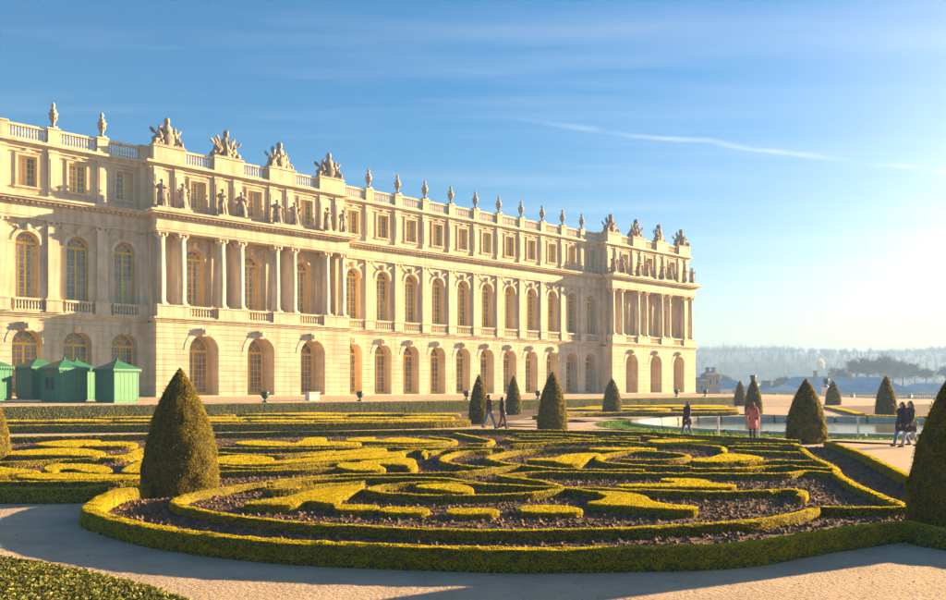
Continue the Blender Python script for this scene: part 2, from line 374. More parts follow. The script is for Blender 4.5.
bare_tree(840, 362, 440, 17, 10, 'lower bare tree at the left end of the near clump')
bare_tree(915, 359, 460, 19, 11, 'bare tree third from the right edge of the photo')
bare_tree(783, 372, 420, 12, 6, 'small bare tree between the twin chimneys and the blue roof')
bare_tree(728, 372, 430, 12, 7, 'small bare tree beyond the chimney block next to the palace end')
# ---- far houses with blue roofs
def house(x0, x1, ybot, yeave, yridge, Y, depth, label, wall_m, roof_m, hip=.25, chim=(), windows=0):
    k = Y / F; X0, X1 = (x0 - CX) * k, (x1 - CX) * k; ze, zr = EYE + (HY - yeave) * k, EYE + (HY - yridge) * k
    e = empty('far_house', ((X0 + X1) / 2, Y, -11)); hw = (X1 - X0) / 2; he = ze + 11; hr = zr + 11
    a = MB(); a.box(-hw, hw, 0, depth, 0, he); a.build('wall', wall_m, e)
    b = MB(); o = .5; ri = hw * (1 - hip * 2)
    A = [(-hw - o, -o, he), (hw + o, -o, he), (hw + o, depth + o, he), (-hw - o, depth + o, he), (-ri, depth / 2, hr), (ri, depth / 2, hr)]
    for q in ((0, 1, 5, 4), (1, 2, 5), (2, 3, 4, 5), (3, 0, 4), (3, 2, 1, 0)): b.face([A[t] for t in q])
    rf = b.build('roof', roof_m, e)
    for cx_, w_, h_ in chim:
        c = MB(); X = (cx_ - (x0 + x1) / 2) * k; c.box(X - w_ / 2, X + w_ / 2, depth * .4, depth * .4 + 1.6, he, hr + h_); c.box(X - w_ / 2 - .15, X + w_ / 2 + .15, depth * .4 - .15, depth * .4 + 1.75, hr + h_, hr + h_ + .25)
        c.build('chimney', m_brick, rf)
    for i in range(windows):
        X = -hw + (i + .5) * 2 * hw / windows; c = MB(); c.box(X - .45, X + .45, -.06, .04, he - 3, he - 1.2); f = c.build('window', m_white, e)
        g = MB(); g.box(X - .36, X + .36, -.09, -.055, he - 2.9, he - 1.3); g.build('pane', m_dark, f)
    tag(e, label, 'house')
house(786, 902, 396, 394, 376.5, 330, 16, 'long low building with a wide blue slate hipped roof', m_cream, m_slate, .12, ((823, 1.0, 2.2), (838, 1.2, 1.5), (858, 1.0, 1.5), (893, 1.2, 1.2)), 9)
house(846, 914, 397, 392.5, 380, 300, 12, 'cream walled wing with blue roof in front of the long roof', m_cream, m_slate, .25, ((896, 1.0, 1.0),), 6)
house(696, 707, 394, 381, 377, 260, 8, 'small brown house just right of the palace corner', m_brick, m_brick, .2, (), 1)
house(707, 720, 394, 375, 371, 265, 8, 'taller pinkish house block second from the palace corner', m_brick, m_brick, .3, ((711, .8, 1.0), (717, .8, 1.0)), 2)
house(720, 748, 398, 389, 380, 290, 10, 'blue roofed house left of the conical yews', m_cream, m_slate, .3, (), 3)
house(744, 806, 400, 391, 385, 270, 12, 'low blue roof carrying the twin brown chimney blocks', m_cream, m_slate, .2, ((772, 2.4, 1.2), (783, 2.0, 1.2)), 4)
house(905, 990, 398, 391, 383, 380, 12, 'distant low roof at the right edge beyond the parapet', m_cream, m_slate, .2, (), 5)
# ---- palace ------------------------------------------------------------------
palace = empty('palace_wing', LW(0, 0, ZT), ROTZ)
tag(palace, 'long pale stone palace wing with arched windows, columned projections and roof balustrade', 'palace')
BAY = 3.93; AHW = 10.1; AC1 = 21.95; B0 = AC1 + AHW; B1 = B0 + 11 * BAY; AC2 = B1 + AHW; AL = AC1 - AHW; PJ = 2.2
UL = AL - 4 * BAY
body_bays = [AL - BAY * (k + .5) for k in range(4)][::-1] + [B0 + BAY * (k + .5) for k in range(11)]
Z = dict(course=6.66, string=7.1, bal1=8.2, arch=14.7, frieze=15.2, dent=15.97, corn=16.16, ctop=16.5, attic=20.7, atop=21.07, bal=22.35)
def hole_rows(op, z0, z1, extra=()):
    if op is None: return sorted({z0, z1, *extra})
    uc, hw, zb, zs, arched = op[:5]; rows = {z0, z1, *extra}
    for q in (zb, zs): rows.add(min(max(q, z0), z1))
    if arched:
        for k in range(1, 11):
            q = zs + hw * math.sin(R(9 * k)); 
            if z0 < q < z1: rows.add(q)
    return sorted(rows)
def hwid(op, z, mid):
    if op is None: return 0
    uc, hw, zb, zs, arched = op[:5]
    if mid < zb: return 0
    if mid <= zs: return hw
    if not arched: return 0
    t = (z - zs) / hw; return hw * math.sqrt(max(0, 1 - t * t)) if mid < zs + hw else 0
def panel(mb, u0, u1, z0, z1, p, op=None, depth=0, reveal=True):
    rows = hole_rows(op, z0, z1)
    for a, b in zip(rows, rows[1:]):
        if b - a < 1e-6: continue
        m = (a + b) / 2; ha, hb = hwid(op, a, m), hwid(op, b, m)
        if op is None or (ha == 0 and hb == 0): mb.face([(u0, -p, a), (u1, -p, a), (u1, -p, b), (u0, -p, b)]); continue
        uc = op[0]
        mb.face([(u0, -p, a), (uc - ha, -p, a), (uc - hb, -p, b), (u0, -p, b)])
        mb.face([(uc + ha, -p, a), (u1, -p, a), (u1, -p, b), (uc + hb, -p, b)])
    if op and reveal:
        uc, hw, zb, zs, arched = op[:5]; path = [(uc - hw, zb), (uc - hw, zs)]
        if arched: path += [(uc - hw * math.cos(R(9 * k)), zs + hw * math.sin(R(9 * k))) for k in range(1, 20)]
        path += [(uc + hw, zs), (uc + hw, zb)]
        for (a, za), (b, zb_) in zip(path, path[1:] + path[:1]):
            mb.face([(a, -p, za), (b, -p, zb_), (b, -p + depth, zb_), (a, -p + depth, za)])
def courses(mb, u0, u1, z0, z1, p, ops, ch=.46, lip=.045, gap=.035, ends=(True, True)):
    """horizontal stone courses: each a proud strip with recessed joints"""
    edges = [u0] + [(a[0] + b[0]) / 2 for a, b in zip(ops, ops[1:])] + [u1]
    cells = [(edges[i], edges[i + 1], ops[i]) for i in range(len(ops))] if ops else [(u0, u1, None)]
    n = round((z1 - z0) / ch); ch = (z1 - z0) / n
    for c0, c1, op in cells:
        panel(mb, c0, c1, z0, z1, p - lip, op, op[5] - lip if op else 0)
        for k in range(n):
            a, b = z0 + k * ch + gap / 2, z0 + (k + 1) * ch - gap / 2
            panel(mb, c0, c1, a, b, p, op, 0, False)
            m = (a + b) / 2
            for z in (a, b):
                h = hwid(op, z, z)
                segs = [(c0, c1)] if h == 0 else [(c0, op[0] - h), (op[0] + h, c1)]
                for s0, s1 in segs: mb.face([(s0, -p, z), (s1, -p, z), (s1, -p + lip, z), (s0, -p + lip, z)])
            if op:                                   # returns of the courses into the opening
                rr = hole_rows(op, a, b)
                for q, r_ in zip(rr, rr[1:]):
                    mm = (q + r_) / 2; ha, hb = hwid(op, q, mm), hwid(op, r_, mm)
                    if ha or hb:
                        for sg in (-1, 1): mb.face([(op[0] + sg * ha, -p, q), (op[0] + sg * hb, -p, r_), (op[0] + sg * hb, -p + lip, r_), (op[0] + sg * ha, -p + lip, q)])
def side_courses(mb, u, p0, p1, z0, z1, sg, ch=.46, lip=.045, gap=.035):
    n = round((z1 - z0) / ch); ch = (z1 - z0) / n
    mb.face([(u, -p0, z0), (u, -p1, z0), (u, -p1, z1), (u, -p0, z1)])
    for k in range(n):
        a, b = z0 + k * ch + gap / 2, z0 + (k + 1) * ch - gap / 2; U = u + sg * lip
        mb.face([(U, -p0, a), (U, -p1, a), (U, -p1, b), (U, -p0, b)])
        for z in (a, b): mb.face([(u, -p0, z), (U, -p0, z), (U, -p1, z), (u, -p1, z)])
        for p in (p0, p1): mb.face([(u, -p, a), (U, -p, a), (U, -p, b), (u, -p, b)])
def ring(mb, uc, zs, r0, r1, p0, p1, n=20, a0=0, a1=180, gapdeg=0):
    for k in range(n):
        t0, t1 = R(a0 + (a1 - a0) * k / n + gapdeg), R(a0 + (a1 - a0) * (k + 1) / n - gapdeg)
        q = [(uc + r * math.cos(t), zs + r * math.sin(t)) for r, t in ((r0, t0), (r1, t0), (r1, t1), (r0, t1))]
        i = len(mb.v); mb.v += [(a, -p1, b) for a, b in q] + [(a, -p0, b) for a, b in q]
        mb.f += [(i, i + 1, i + 2, i + 3), (i + 1, i + 5, i + 6, i + 2), (i, i + 4, i + 5, i + 1), (i + 3, i + 2, i + 6, i + 7), (i, i + 3, i + 7, i + 4)]
# window meshes (origin: centre of the sill, glass plane at y = 0)
def window_meshes(hw, h, arched, cols, rows_, fw=.12):
    zs = h - hw if arched else h; f = MB(); g = MB()
    def b(u0, u1, z0, z1, t=.06): f.box(u0, u1, -t, t * .5, z0, z1)
    b(-hw, -hw + fw, 0, zs); b(hw - fw, hw, 0, zs); b(-hw + fw, hw - fw, 0, fw * (2.5 if arched else 1)); b(-fw * .7, fw * .7, fw * 2.5 if arched else fw, zs - .004, .08)
    if arched:
        b(-hw + fw, hw - fw, zs - fw * .9, zs + fw * .9, .1); ring(f, 0, zs + .01, hw - fw, hw, -.03, .06)
        for a in (45, 90, 135):
            c, s_ = math.cos(R(a)), math.sin(R(a)); r0, r1 = hw * .1, hw - fw; t = .035
            q = [(r0 * c - t * s_, zs + r0 * s_ + t * c), (r0 * c + t * s_, zs + r0 * s_ - t * c), (r1 * c + t * s_, zs + r1 * s_ - t * c), (r1 * c - t * s_, zs + r1 * s_ + t * c)]
            f.face([(x, -.05, z) for x, z in q])
        ring(f, 0, zs + .01, hw * .45, hw * .45 + .06, -.01, .045)
    else: b(-hw + fw, hw - fw, h - fw, h)
    for sgn in (-1, 1):
        lo_, hi = (-hw + fw, -fw * .7) if sgn < 0 else (fw * .7, hw - fw)
        for c in range(1, cols): u = lo_ + (hi - lo_) * c / cols; b(u - .022, u + .022, fw, zs, .035)
        for r_ in range(1, rows_): z = fw + (zs - fw) * r_ / rows_; f.box(lo_, hi, -.032, .01, z - .022, z + .022)
    pts = [(-hw + .02, 0, .02), (hw - .02, 0, .02)]
    if arched: pts += [((hw - .02) * math.cos(R(10 * k)), 0, zs + (hw - .02) * math.sin(R(10 * k))) for k in range(0, 19)]
    else: pts += [(hw - .02, 0, h - .02), (-hw + .02, 0, h - .02)]
    g.face(pts)
    return f.mesh('frame', m_frame), g.mesh('glass', m_glass)
WM = {'ground': window_meshes(1.15, 5.52, True, 2, 7), 'big': window_meshes(1.4, 5.52, True, 3, 7), 'first': window_meshes(.9, 6.32, True, 2, 10), 'attic': window_meshes(.68, 2.4, False, 2, 5, .09)}
bm_ = MB(); bm_.box(0.06, .58, .004, .02, .09, 2.3); blind_me = bm_.mesh('blind', m_blind)
ct = MB()
for s_ in (-1, 1):
    for k in range(4): a_, b_ = sorted((s_ * (.44 + .085 * k), s_ * (.44 + .085 * (k + 1)))); ct.face([(a_, -.004 * (k % 2), .3), (b_, .004 * (k % 2) - .004, .3), (b_, .004 * (k % 2) - .004, 5.2), (a_, -.004 * (k % 2), 5.2)])
CURT = ct.mesh('curtain', m_curtain)
def window(kind, u, p, z):
    e = bpy.data.objects.new('window', WM[kind][0]); e.location = (u, -p, z); link(e, palace)
    use('glass', WM[kind][1], e, (0, .012, 0))
    if kind == 'attic' and random.random() < .75: use('blind', blind_me, e, (0 if random.random() < .8 else -.64, -.012, 0))
    if kind == 'first' and random.random() < .55: use('curtain', CURT, e, (0, .006, 0), sc=(1, 1, random.choice((1, 1, .6))))
G_OP = lambda u: (u, 1.15, .12, 4.49, True, 1.5)
A_OP = lambda u: (u, 1.4, .12, 4.24, True, 2.6)
# keystone, archivolts, pilasters, pedestals, columns, balustrades: shared meshes
k_ = MB(); k_.face([(-.22, -.16, 0), (.22, -.16, 0), (.32, -.3, .75), (-.32, -.3, .75)]); k_.face([(-.22, -.16, 0), (-.32, -.3, .75), (-.32, .1, .75), (-.22, .1, 0)]); k_.face([(.22, -.16, 0), (.22, .1, 0), (.32, .1, .75), (.32, -.3, .75)]); k_.face([(-.32, -.3, .75), (.32, -.3, .75), (.32, .1, .75), (-.32, .1, .75)]); k_.face([(-.22, -.16, 0), (-.22, .1, 0), (.22, .1, 0), (.22, -.16, 0)])
k_.ell((0, -.26, .42), (.19, .13, .24)); KEY = k_.mesh('keystone', m_stone2)
def archivolt(hw, r=.32, n=13, gap=.5):
    a = MB(); ring(a, 0, 0, hw + .004, hw + r, -.02, .075 if gap == 0 else .03, n, 0, 180, gap); return a.mesh('archivolt', m_stone2)
AV = {1.15: archivolt(1.15, .5), 1.4: archivolt(1.4, .5), .9: archivolt(.9, .3, 24, 0)}
def capital(mb, w_, d_, z0, z1):
    h = z1 - z0
    mb.box(-w_ * .5, w_ * .5, -d_, 0, z0, z0 + h * .15)
    mb.box(-w_ * .46, w_ * .46, -d_ * .95, 0, z0 + h * .15, z0 + h * .55)
    for s in (-1, 1): mb.ell((s * w_ * .5, -d_ * .9, z0 + h * .6), (w_ * .17, d_ * .4, h * .27)); 
    mb.ell((0, -d_ * 1.05, z0 + h * .72), (w_ * .16, .06, h * .18))
    mb.box(-w_ * .62, w_ * .62, -d_ - .07, 0, z0 + h * .86, z1)
def pilaster(w_, d_, z0, z1):
    a = MB(); a.box(-w_ * .6, w_ * .6, -d_ - .08, 0, z0, z0 + .16); a.box(-w_ * .55, w_ * .55, -d_ - .04, 0, z0 + .16, z0 + .32); a.box(-w_ / 2, w_ / 2, -d_, 0, z0 + .32, z1 - .62); capital(a, w_, d_, z1 - .62, z1)
    return a.mesh('pilaster', m_stone2)
PIL = pilaster(.86, .2, Z['bal1'], Z['arch'])
def column_mesh():
    a = MB(); z0, z1 = Z['bal1'], Z['arch']; a.box(-.5, .5, -.5, .5, z0, z0 + .14)
    a.lathe([(.48, z0 + .14), (.48, z0 + .24), (.41, z0 + .28), (.45, z0 + .36), (.38, z0 + .42), (.385, z0 + 2.2), (.33, z1 - .68)], 18); sh = a.mesh('shaft', m_stone2, True)
    b = MB(); b.lathe([(.33, z1 - .68), (.36, z1 - .62), (.34, z1 - .5), (.42, z1 - .2)], 16)
    for sx in (-1, 1):
        for sy in (-1, 1): b.ell((sx * .34, sy * .34, z1 - .27), (.15, .15, .17))
    for sx, sy in ((1, 0), (-1, 0), (0, 1), (0, -1)): b.ell((sx * .36, sy * .36, z1 - .38), (.12, .12, .16))
    b.box(-.5, .5, -.5, .5, z1 - .12, z1 - .002); return sh, b.mesh('capital', m_stone2)
COLM, CAPM = column_mesh()
def column(u, p):
    e = use('column', COLM, palace, (u, -p, 0)); use('capital', CAPM, e)
def baluster_row(length, h, n):
    a = MB()
    for k in range(n):
        x = -length / 2 + (k + .5) * length / n
        a.lathe([(.1, .0), (.1, .06), (.05, .12), (.1, h * .38), (.055, h * .75), (.09, h * .9), (.09, h)], 6, (x, 0, 0))
    return a.mesh('baluster_row', m_stone2, True)
_rows = {}
def balustrade(u, p, z0, z1, length, n):
    key = (round(length, 3), n, round(z1 - z0, 3)); h = z1 - z0
    if key not in _rows:
        r_ = MB(); r_.box(-length / 2, length / 2, -.17, .17, h - .2, h); r_.box(-length / 2, length / 2, -.15, .15, 0, .16)
        _rows[key] = (r_.mesh('balustrade', m_stone2), baluster_row(length, h - .36, n))
    e = use('balustrade', _rows[key][0], palace, (u, -p, z0)); b = use('baluster_row', _rows[key][1], e, (0, 0, .16)); b['kind'] = 'stuff'
def pedestal(u, p, z0, z1, w_, d_, name='pedestal'):
    a = MB(); a.box(-w_ / 2 - .06, w_ / 2 + .06, -d_ - .05, .2, z0, z0 + .16); a.box(-w_ / 2, w_ / 2, -d_, .2, z0 + .16, z1 - .14); a.box(-w_ / 2 - .07, w_ / 2 + .07, -d_ - .07, .2, z1 - .14, z1)
    a.build(name, m_stone2, palace, loc=(u, -p, 0))
def moulding(name, u0, u1, z_p, base_p, m=None, ret=True):
    """stack of (z0,z1,p) steps running along the facade"""
    a = MB()
    for z0, z1, p in z_p: a.fbox(u0 - (p - base_p if ret else 0), u1 + (p - base_p if ret else 0), base_p - 1.0, p, z0, z1)
    return a.build(name, m or m_stone2, palace)
def dentils(u0, u1, p):
    a = MB(); n = int((u1 - u0) / .42)
    for k in range(n): u = u0 + (k + .5) * (u1 - u0) / n; a.fbox(u - .11, u + .11, p - .2, p + .2, Z['dent'], Z['corn'] - .004)
    o = a.build('dentil_course', m_stone2, palace); o['kind'] = 'stuff'
# --- recessed bodies
attic_me = MB(); panel(attic_me, -BAY / 2, BAY / 2, Z['ctop'], Z['attic'], -.1, (0, .68, 17.4, 19.8, False), .42)
attic_me.box(-.95, .95, .06, .098, 17.05, 17.36); 
for a_ in ((-.9, -.72, 17.36, 20.04), (.72, .9, 17.36, 20.04), (-.72, .72, 19.84, 20.04)): attic_me.box(a_[0], a_[1], .02, .098, a_[2], a_[3])
attic_me.box(-1.0, 1.0, -.06, .096, 17.2, 17.36)
attic_me.box(-1.02, 1.02, -.02, .096, 20.1, 20.2); attic_me.ell((0, .06, 20.26), (.3, .1, .16))
ATT = attic_me.mesh('attic_wall', m_stone)
fw_ = MB(); panel(fw_, -BAY / 2, BAY / 2, Z['string'], Z['arch'], 0, (0, .9, 7.35, 12.77, True), .9)
for s in (-1, 1): fw_.fbox(min(s * .9, s * 1.5), max(s * .9, s * 1.5), -.05, .07, 12.62, 12.8)
FWM = fw_.mesh('first_floor_wall', m_stone)
orn = MB(); rr = random.Random(3)
for s in (-1, 1):
    for k in range(9):
        t = k / 8; orn.ell((s * (.55 + .75 * t), -.02, 13.75 + .55 * t ** .6 + rr.uniform(-.08, .08)), (.15, .09, .13), n=7, m=4)
orn.ell((0, -.1, 14.05), (.22, .16, .34)); ORN = orn.mesh('carved_relief', m_stone2)
AP = MB(); AP.box(-.42, .42, -.14, .2, Z['ctop'], Z['ctop'] + .45); AP.box(-.36, .36, -.08, .2, Z['ctop'] + .45, Z['attic'] - .3); AP.box(-.22, .22, -.11, -.08, Z['ctop'] + .9, Z['attic'] - .8); AP.box(-.42, .42, -.13, .2, Z['attic'] - .3, Z['attic'] - .004)
ATTP = AP.mesh('attic_pilaster', m_stone2)
for (a, b) in ((UL, AL), (B0, B1)):
    us = [u for u in body_bays if a < u < b]; g = MB(); courses(g, a, b, 0, Z['course'], 0, [G_OP(u) for u in us])
    g.fbox(a, b, -.3, .1, 0, .1); g.build('ground_floor_wall', m_course, palace)
    moulding('string_course', a, b, ((Z['course'], 6.8, .1), (6.8, 6.95, .2), (6.95, Z['string'], .34)), 0, ret=False)
    moulding('entablature', a, b, ((Z['arch'], 14.92, .2), (14.92, Z['frieze'], .25), (Z['frieze'], Z['dent'], .16), (Z['dent'], Z['corn'], .3), (Z['corn'], 16.32, .78), (16.32, Z['ctop'], .92)), 0, ret=False)
    dentils(a, b, .36)
    moulding('attic_cornice', a, b, ((20.45, Z['attic'], .02), (Z['attic'], 20.85, .2), (20.85, Z['atop'], .42)), -.1, ret=False)
    for u in us:
        use('first_floor_wall', FWM, palace, (u, 0, 0)); use('attic_wall', ATT, palace, (u, 0, 0)); use('carved_relief', ORN, palace, (u, 0, 0))
        use('keystone', KEY, palace, (u, 0, 5.5)); use('archivolt', AV[1.15], palace, (u, 0, 4.49)); use('archivolt', AV[.9], palace, (u, 0, 12.77))
        window('ground', u, -1.3, .12); window('first', u, -.75, 7.35); window('attic', u, -.42, 17.4)
        balustrade(u, .22, Z['string'], Z['bal1'], 2.2, 9); balustrade(u, 0, Z['atop'], Z['bal'], BAY - .95, 13)
    n = len(us)
    for k in range(n + 1):
        u = a + (b - a) * k / n
        if k in (0, n) and not (k == 0 and a == UL): u += .3 if k == 0 else -.3
        use('pilaster', PIL, palace, (u, 0, 0)); use('attic_pilaster', ATTP, palace, (u, 0, 0)); pedestal(u, 0, Z['string'], Z['bal1'], 1.25, .42)
        pedestal(u, -.25, Z['atop'], Z['bal'] + .12, .9, .5, 'roof_pedestal')
# --- projecting columned pavilions
for ac in (AC1, AC2):
    a, b = ac - AHW, ac + AHW; cs = [ac - 5.72, ac, ac + 5.72]; pairs = [ac - 8.55, ac - 2.83, ac + 2.83, ac + 8.55]
    g = MB(); courses(g, a, b, 0, Z['course'], PJ, [A_OP(u) for u in cs]); side_courses(g, a, -.2, PJ - .002, 0, Z['course'], -1); side_courses(g, b, -.2, PJ - .002, 0, Z['course'], 1)
    g.fbox(a - .1, b + .1, PJ - .4, PJ + .1, 0, .1); g.build('ground_floor_wall', m_course, palace)
    moulding('string_course', a, b, ((Z['course'], 6.8, PJ + .1), (6.8, 6.95, PJ + .2), (6.95, Z['string'], PJ + .34)), PJ)
    fl = MB(); fl.fbox(a, b, -.2, PJ - .01, Z['string'] - .3, Z['string'] + .02); fl.build('balcony_floor', m_stone, palace)
    w1 = MB()
    for i, u in enumerate(cs):
        u0 = a if i == 0 else (cs[i - 1] + u) / 2; u1 = b if i == 2 else (cs[i + 1] + u) / 2
        panel(w1, u0, u1, Z['string'], Z['arch'], .3, (u, .9, 7.35, 12.77, True), .9)
        for s in (-1, 1): w1.fbox(min(u + s * .9, u + s * 1.9), max(u + s * .9, u + s * 1.9), .25, .37, 12.6, 12.78)
        use('archivolt', AV[.9], palace, (u, -.3, 12.77)); use('carved_relief', ORN, palace, (u, -.3, 0)); use('keystone', KEY, palace, (u, -PJ, 5.5)); use('archivolt', AV[1.4], palace, (u, -PJ, 4.24))
        window('first', u, -.45, 7.35); window('big', u, PJ - 2.45, .12)
        balustrade(u, PJ - .25, Z['string'], Z['bal1'], 2.5, 9)
    for s in (a, b): w1.face([(s, .3, Z['string']), (s, -.3, Z['string']), (s, -.3, Z['arch']), (s, .3, Z['arch'])])
    w1.build('first_floor_wall', m_stone, palace)
    for s, q in ((a, 1), (b, -1)):
        e0, e1 = sorted((s + q * .02, s + q * .95)); pr = MB(); pr.fbox(e0, e1, .3, 1.05, Z['string'], Z['arch'] - .01); pr.build('end_pier', m_stone, palace)
    moulding('entablature', a, b, ((Z['arch'], 14.92, PJ + .02), (14.92, Z['frieze'], PJ + .07), (Z['frieze'], Z['dent'], PJ - .02), (Z['dent'], Z['corn'], PJ + .12), (Z['corn'], 16.32, PJ + .6), (16.32, Z['ctop'], PJ + .74)), PJ)
    sf = MB(); sf.fbox(a, b, -.2, PJ - .9, Z['arch'] + .02, Z['ctop'] - .01); sf.build('entablature_soffit', m_stone, palace)
    dentils(a, b, PJ + .16)
    for pc in pairs:
        pedestal(pc, PJ - .85, Z['string'], Z['bal1'], 2.95, .85)
        for du in (-.95, .95): column(pc + du, PJ - .55); use('pilaster', PIL, palace, (pc + du, -.3, 0)); use('attic_pilaster', ATTP, palace, (pc + du, -.95, 0))
        sb = MB(); sb.fbox(pc - 1.6, pc + 1.6, 1.25, PJ + .35, Z['ctop'], Z['ctop'] + .28); sb.build('statue_plinth', m_stone2, palace)
        tb = MB(); tb.fbox(pc - 1.45, pc + 1.45, -.1, 1.32, Z['atop'], Z['bal']); tb.fbox(pc - 1.53, pc + 1.53, -.18, 1.4, Z['bal'], Z['bal'] + .14); tb.build('roof_plinth', m_stone2, palace)
    at = MB()
    for i, u in enumerate(cs):
        u0 = a if i == 0 else (cs[i - 1] + u) / 2; u1 = b if i == 2 else (cs[i + 1] + u) / 2
        panel(at, u0, u1, Z['ctop'], Z['attic'], .9, (u, .68, 17.4, 19.8, False), .42); window('attic', u, .58, 17.4)
        for q in ((-.9, -.72, 17.36, 20.04), (.72, .9, 17.36, 20.04), (-.72, .72, 19.84, 20.04), (-1, 1, 17.2, 17.36), (-1.02, 1.02, 20.1, 20.2)): at.fbox(u + q[0], u + q[1], .89, 1.0, q[2], q[3])
        balustrade(u, 1.0, Z['atop'], Z['bal'], 5.72 - 2.95, 11)
    for s in (a, b): at.face([(s, .3, Z['ctop']), (s, -.9, Z['ctop']), (s, -.9, Z['attic']), (s, .3, Z['attic'])])
    at.build('attic_wall', m_stone, palace)
    moulding('attic_cornice', a, b, ((20.45, Z['attic'], 1.02), (Z['attic'], 20.85, 1.2), (20.85, Z['atop'], 1.42)), .9)
bk = MB(); bk.fbox(UL, AC2 + AHW, -16, -1.7, 0, Z['ctop']); bk.fbox(UL, AC2 + AHW, -16, -.7, Z['ctop'] - .01, 20.9)
bk.fbox(AC2 + AHW - .4, AC2 + AHW - .002, -1.7, 0, 0, 20.9); bk.build('rear_wall', m_stone, palace)
rf = MB(); rf.fbox(UL, AC2 + AHW, -16, -.35, 20.9, 21.12); rf.build('roof', m_lead, palace)
# ================================================================ STONE FIGURES ON THE PALACE
def figure(seed, h=2.35):
    r = random.Random(seed); m = MB(); k = h / 1.8; V = lambda x, y, z: (x * k, y * k, z * k)
    sw = r.uniform(-.08, .08)
    m.cap(V(-.1, 0, .05), V(-.08 + sw, 0, .9), .19 * k, .16 * k); m.cap(V(.13, -.06, .05), V(.1 + sw, -.02, .9), .17 * k, .16 * k)
    m.cap(V(0, .08, .1), V(sw, .05, .95), .2 * k, .17 * k)                 # robe
    m.cap(V(sw, 0, .92), V(sw * .5, 0, 1.35), .19 * k, .2 * k); m.cap(V(sw * .5 - .14, 0, 1.42), V(sw * .5 + .14, 0, 1.42), .1 * k, .1 * k)
    m.cap(V(sw * .5, 0, 1.45), V(sw * .3, -.02, 1.6), .07 * k, .065 * k); m.ell(V(sw * .3, -.03, 1.69), (.1 * k, .12 * k, .135 * k)); m.ell(V(sw * .3, .03, 1.74), (.12 * k, .12 * k, .1 * k))
    m.ell(V(sw * .3, -.15, 1.68), (.02 * k, .03 * k, .03 * k))
    for s in (-1, 1):
        sh = Vector(V(sw * .5 + s * .2, 0, 1.4)); el = sh + Vector(V(s * r.uniform(.05, .2), r.uniform(-.15, .02), -.27 + r.uniform(0, .12))); t = r.random()
        ha = el + (Vector(V(-s * .2, -.2, .05 + .15 * t)) if t < .6 else Vector(V(s * .12, -.1, .3)))
        m.cap(sh, el, .075 * k, .06 * k); m.cap(el, ha, .06 * k, .045 * k); m.ell(ha, (.06 * k, .06 * k, .07 * k))
    if r.random() < .6: x = r.choice((-1, 1)) * .34; m.cap(V(x, -.12, .0), V(x * .9, -.15, r.uniform(1.2, 1.5)), .035 * k, .03 * k)
    m.cap(V(-.25, .05, 1.35), V(.22, .1, .5), .07 * k, .1 * k)              # cloak fold
    for i in range(6): a = r.uniform(-1.2, 1.2); m.cap(V(.22 * math.sin(a), -.2 * math.cos(a), .05), V(.17 * math.sin(a) + sw, -.16 * math.cos(a), .85), .035 * k, .03 * k, 6)
    m.box(-.38 * k, .38 * k, -.32 * k, .32 * k, -.02, .08)
    return m.remesh('figure', m_statue, .045, 1)
FIGS = [figure(s) for s in (3, 8, 14, 21)]
def trophy(seed):
    """piled arms: cuirass and helmet in the middle, seated captives at the sides, shields and banners behind"""
    r = random.Random(seed); m = MB()
    m.box(-1.3, 1.3, -.55, .55, -.02, .16)
    for k in range(34):
        x = r.uniform(-1.2, 1.2); zt = 1.55 * (1 - (abs(x) / 1.45) ** 1.6); z = r.uniform(.15, max(.3, zt)); a = Quaternion((r.gauss(0, 1), r.gauss(0, 1), r.gauss(0, 1), r.gauss(0, 1))).normalized()
        m.ell((x, r.uniform(-.35, .3), z), (r.uniform(.14, .3), r.uniform(.1, .2), r.uniform(.12, .26)), a, 8, 5)
    m.cap((0, 0, .1), (.05, -.05, 1.2), .5, .36); m.ell((.02, -.08, 1.38), (.42, .34, .4)); m.cap((.02, -.05, 1.65), (.02, -.06, 1.85), .15, .14); m.ell((.02, -.08, 1.98), (.2, .24, .25)); m.ell((.02, .05, 2.18), (.22, .36, .2)); m.cap((.0, .2, 2.2), (r.uniform(-.25, .25), .35, 1.8), .15, .1)
    for s in (-1, 1):
        x = s * r.uniform(.66, .8)
        m.cap((x, -.15, .15), (x * .95, 0, .8), .34, .27); m.cap((x * .95, 0, .75), (x * .86, -.02, 1.15), .27, .2); m.cap((x * .86, -.02, 1.2), (x * .84, -.04, 1.35), .09, .08); m.ell((x * .84, -.06, 1.46), (.15, .17, .19))
        m.cap((x * .95, -.2, .5), (x * 1.45, -.42, .42), .18, .14); m.cap((x * 1.45, -.42, .42), (x * 1.5, -.42, .1), .14, .1)
        e = Vector((x * 1.3, -.1, .8 + r.uniform(-.1, .5))); m.cap((x * 1.08, 0, 1.08), e, .1, .085); m.cap(e, e + Vector((s * r.uniform(-.1, .2), -.1, r.uniform(-.25, .35))), .085, .07); m.cap((x * .7, -.05, 1.05), (s * .3, -.32, .95), .1, .08)
        for q in range(3):
            a = r.uniform(.2, .85); ln = r.uniform(1.2, 1.75); b = Vector((s * (.2 + ln * math.sin(a)), .28, .35 + ln * math.cos(a))); m.cap((s * .2, .22, .35), b, .06, .05)
            m.ell(b - Vector((s * .12, 0, .22)), (.14, .08, .28), Quaternion((0, 1, 0), s * a), 8, 5)
    m.ell((.1, -.42, .62), (.42, .12, .5))
    return m.remesh('trophy', m_statue, .045, 1)
TROPS = [trophy(s) for s in (2, 5, 9)]
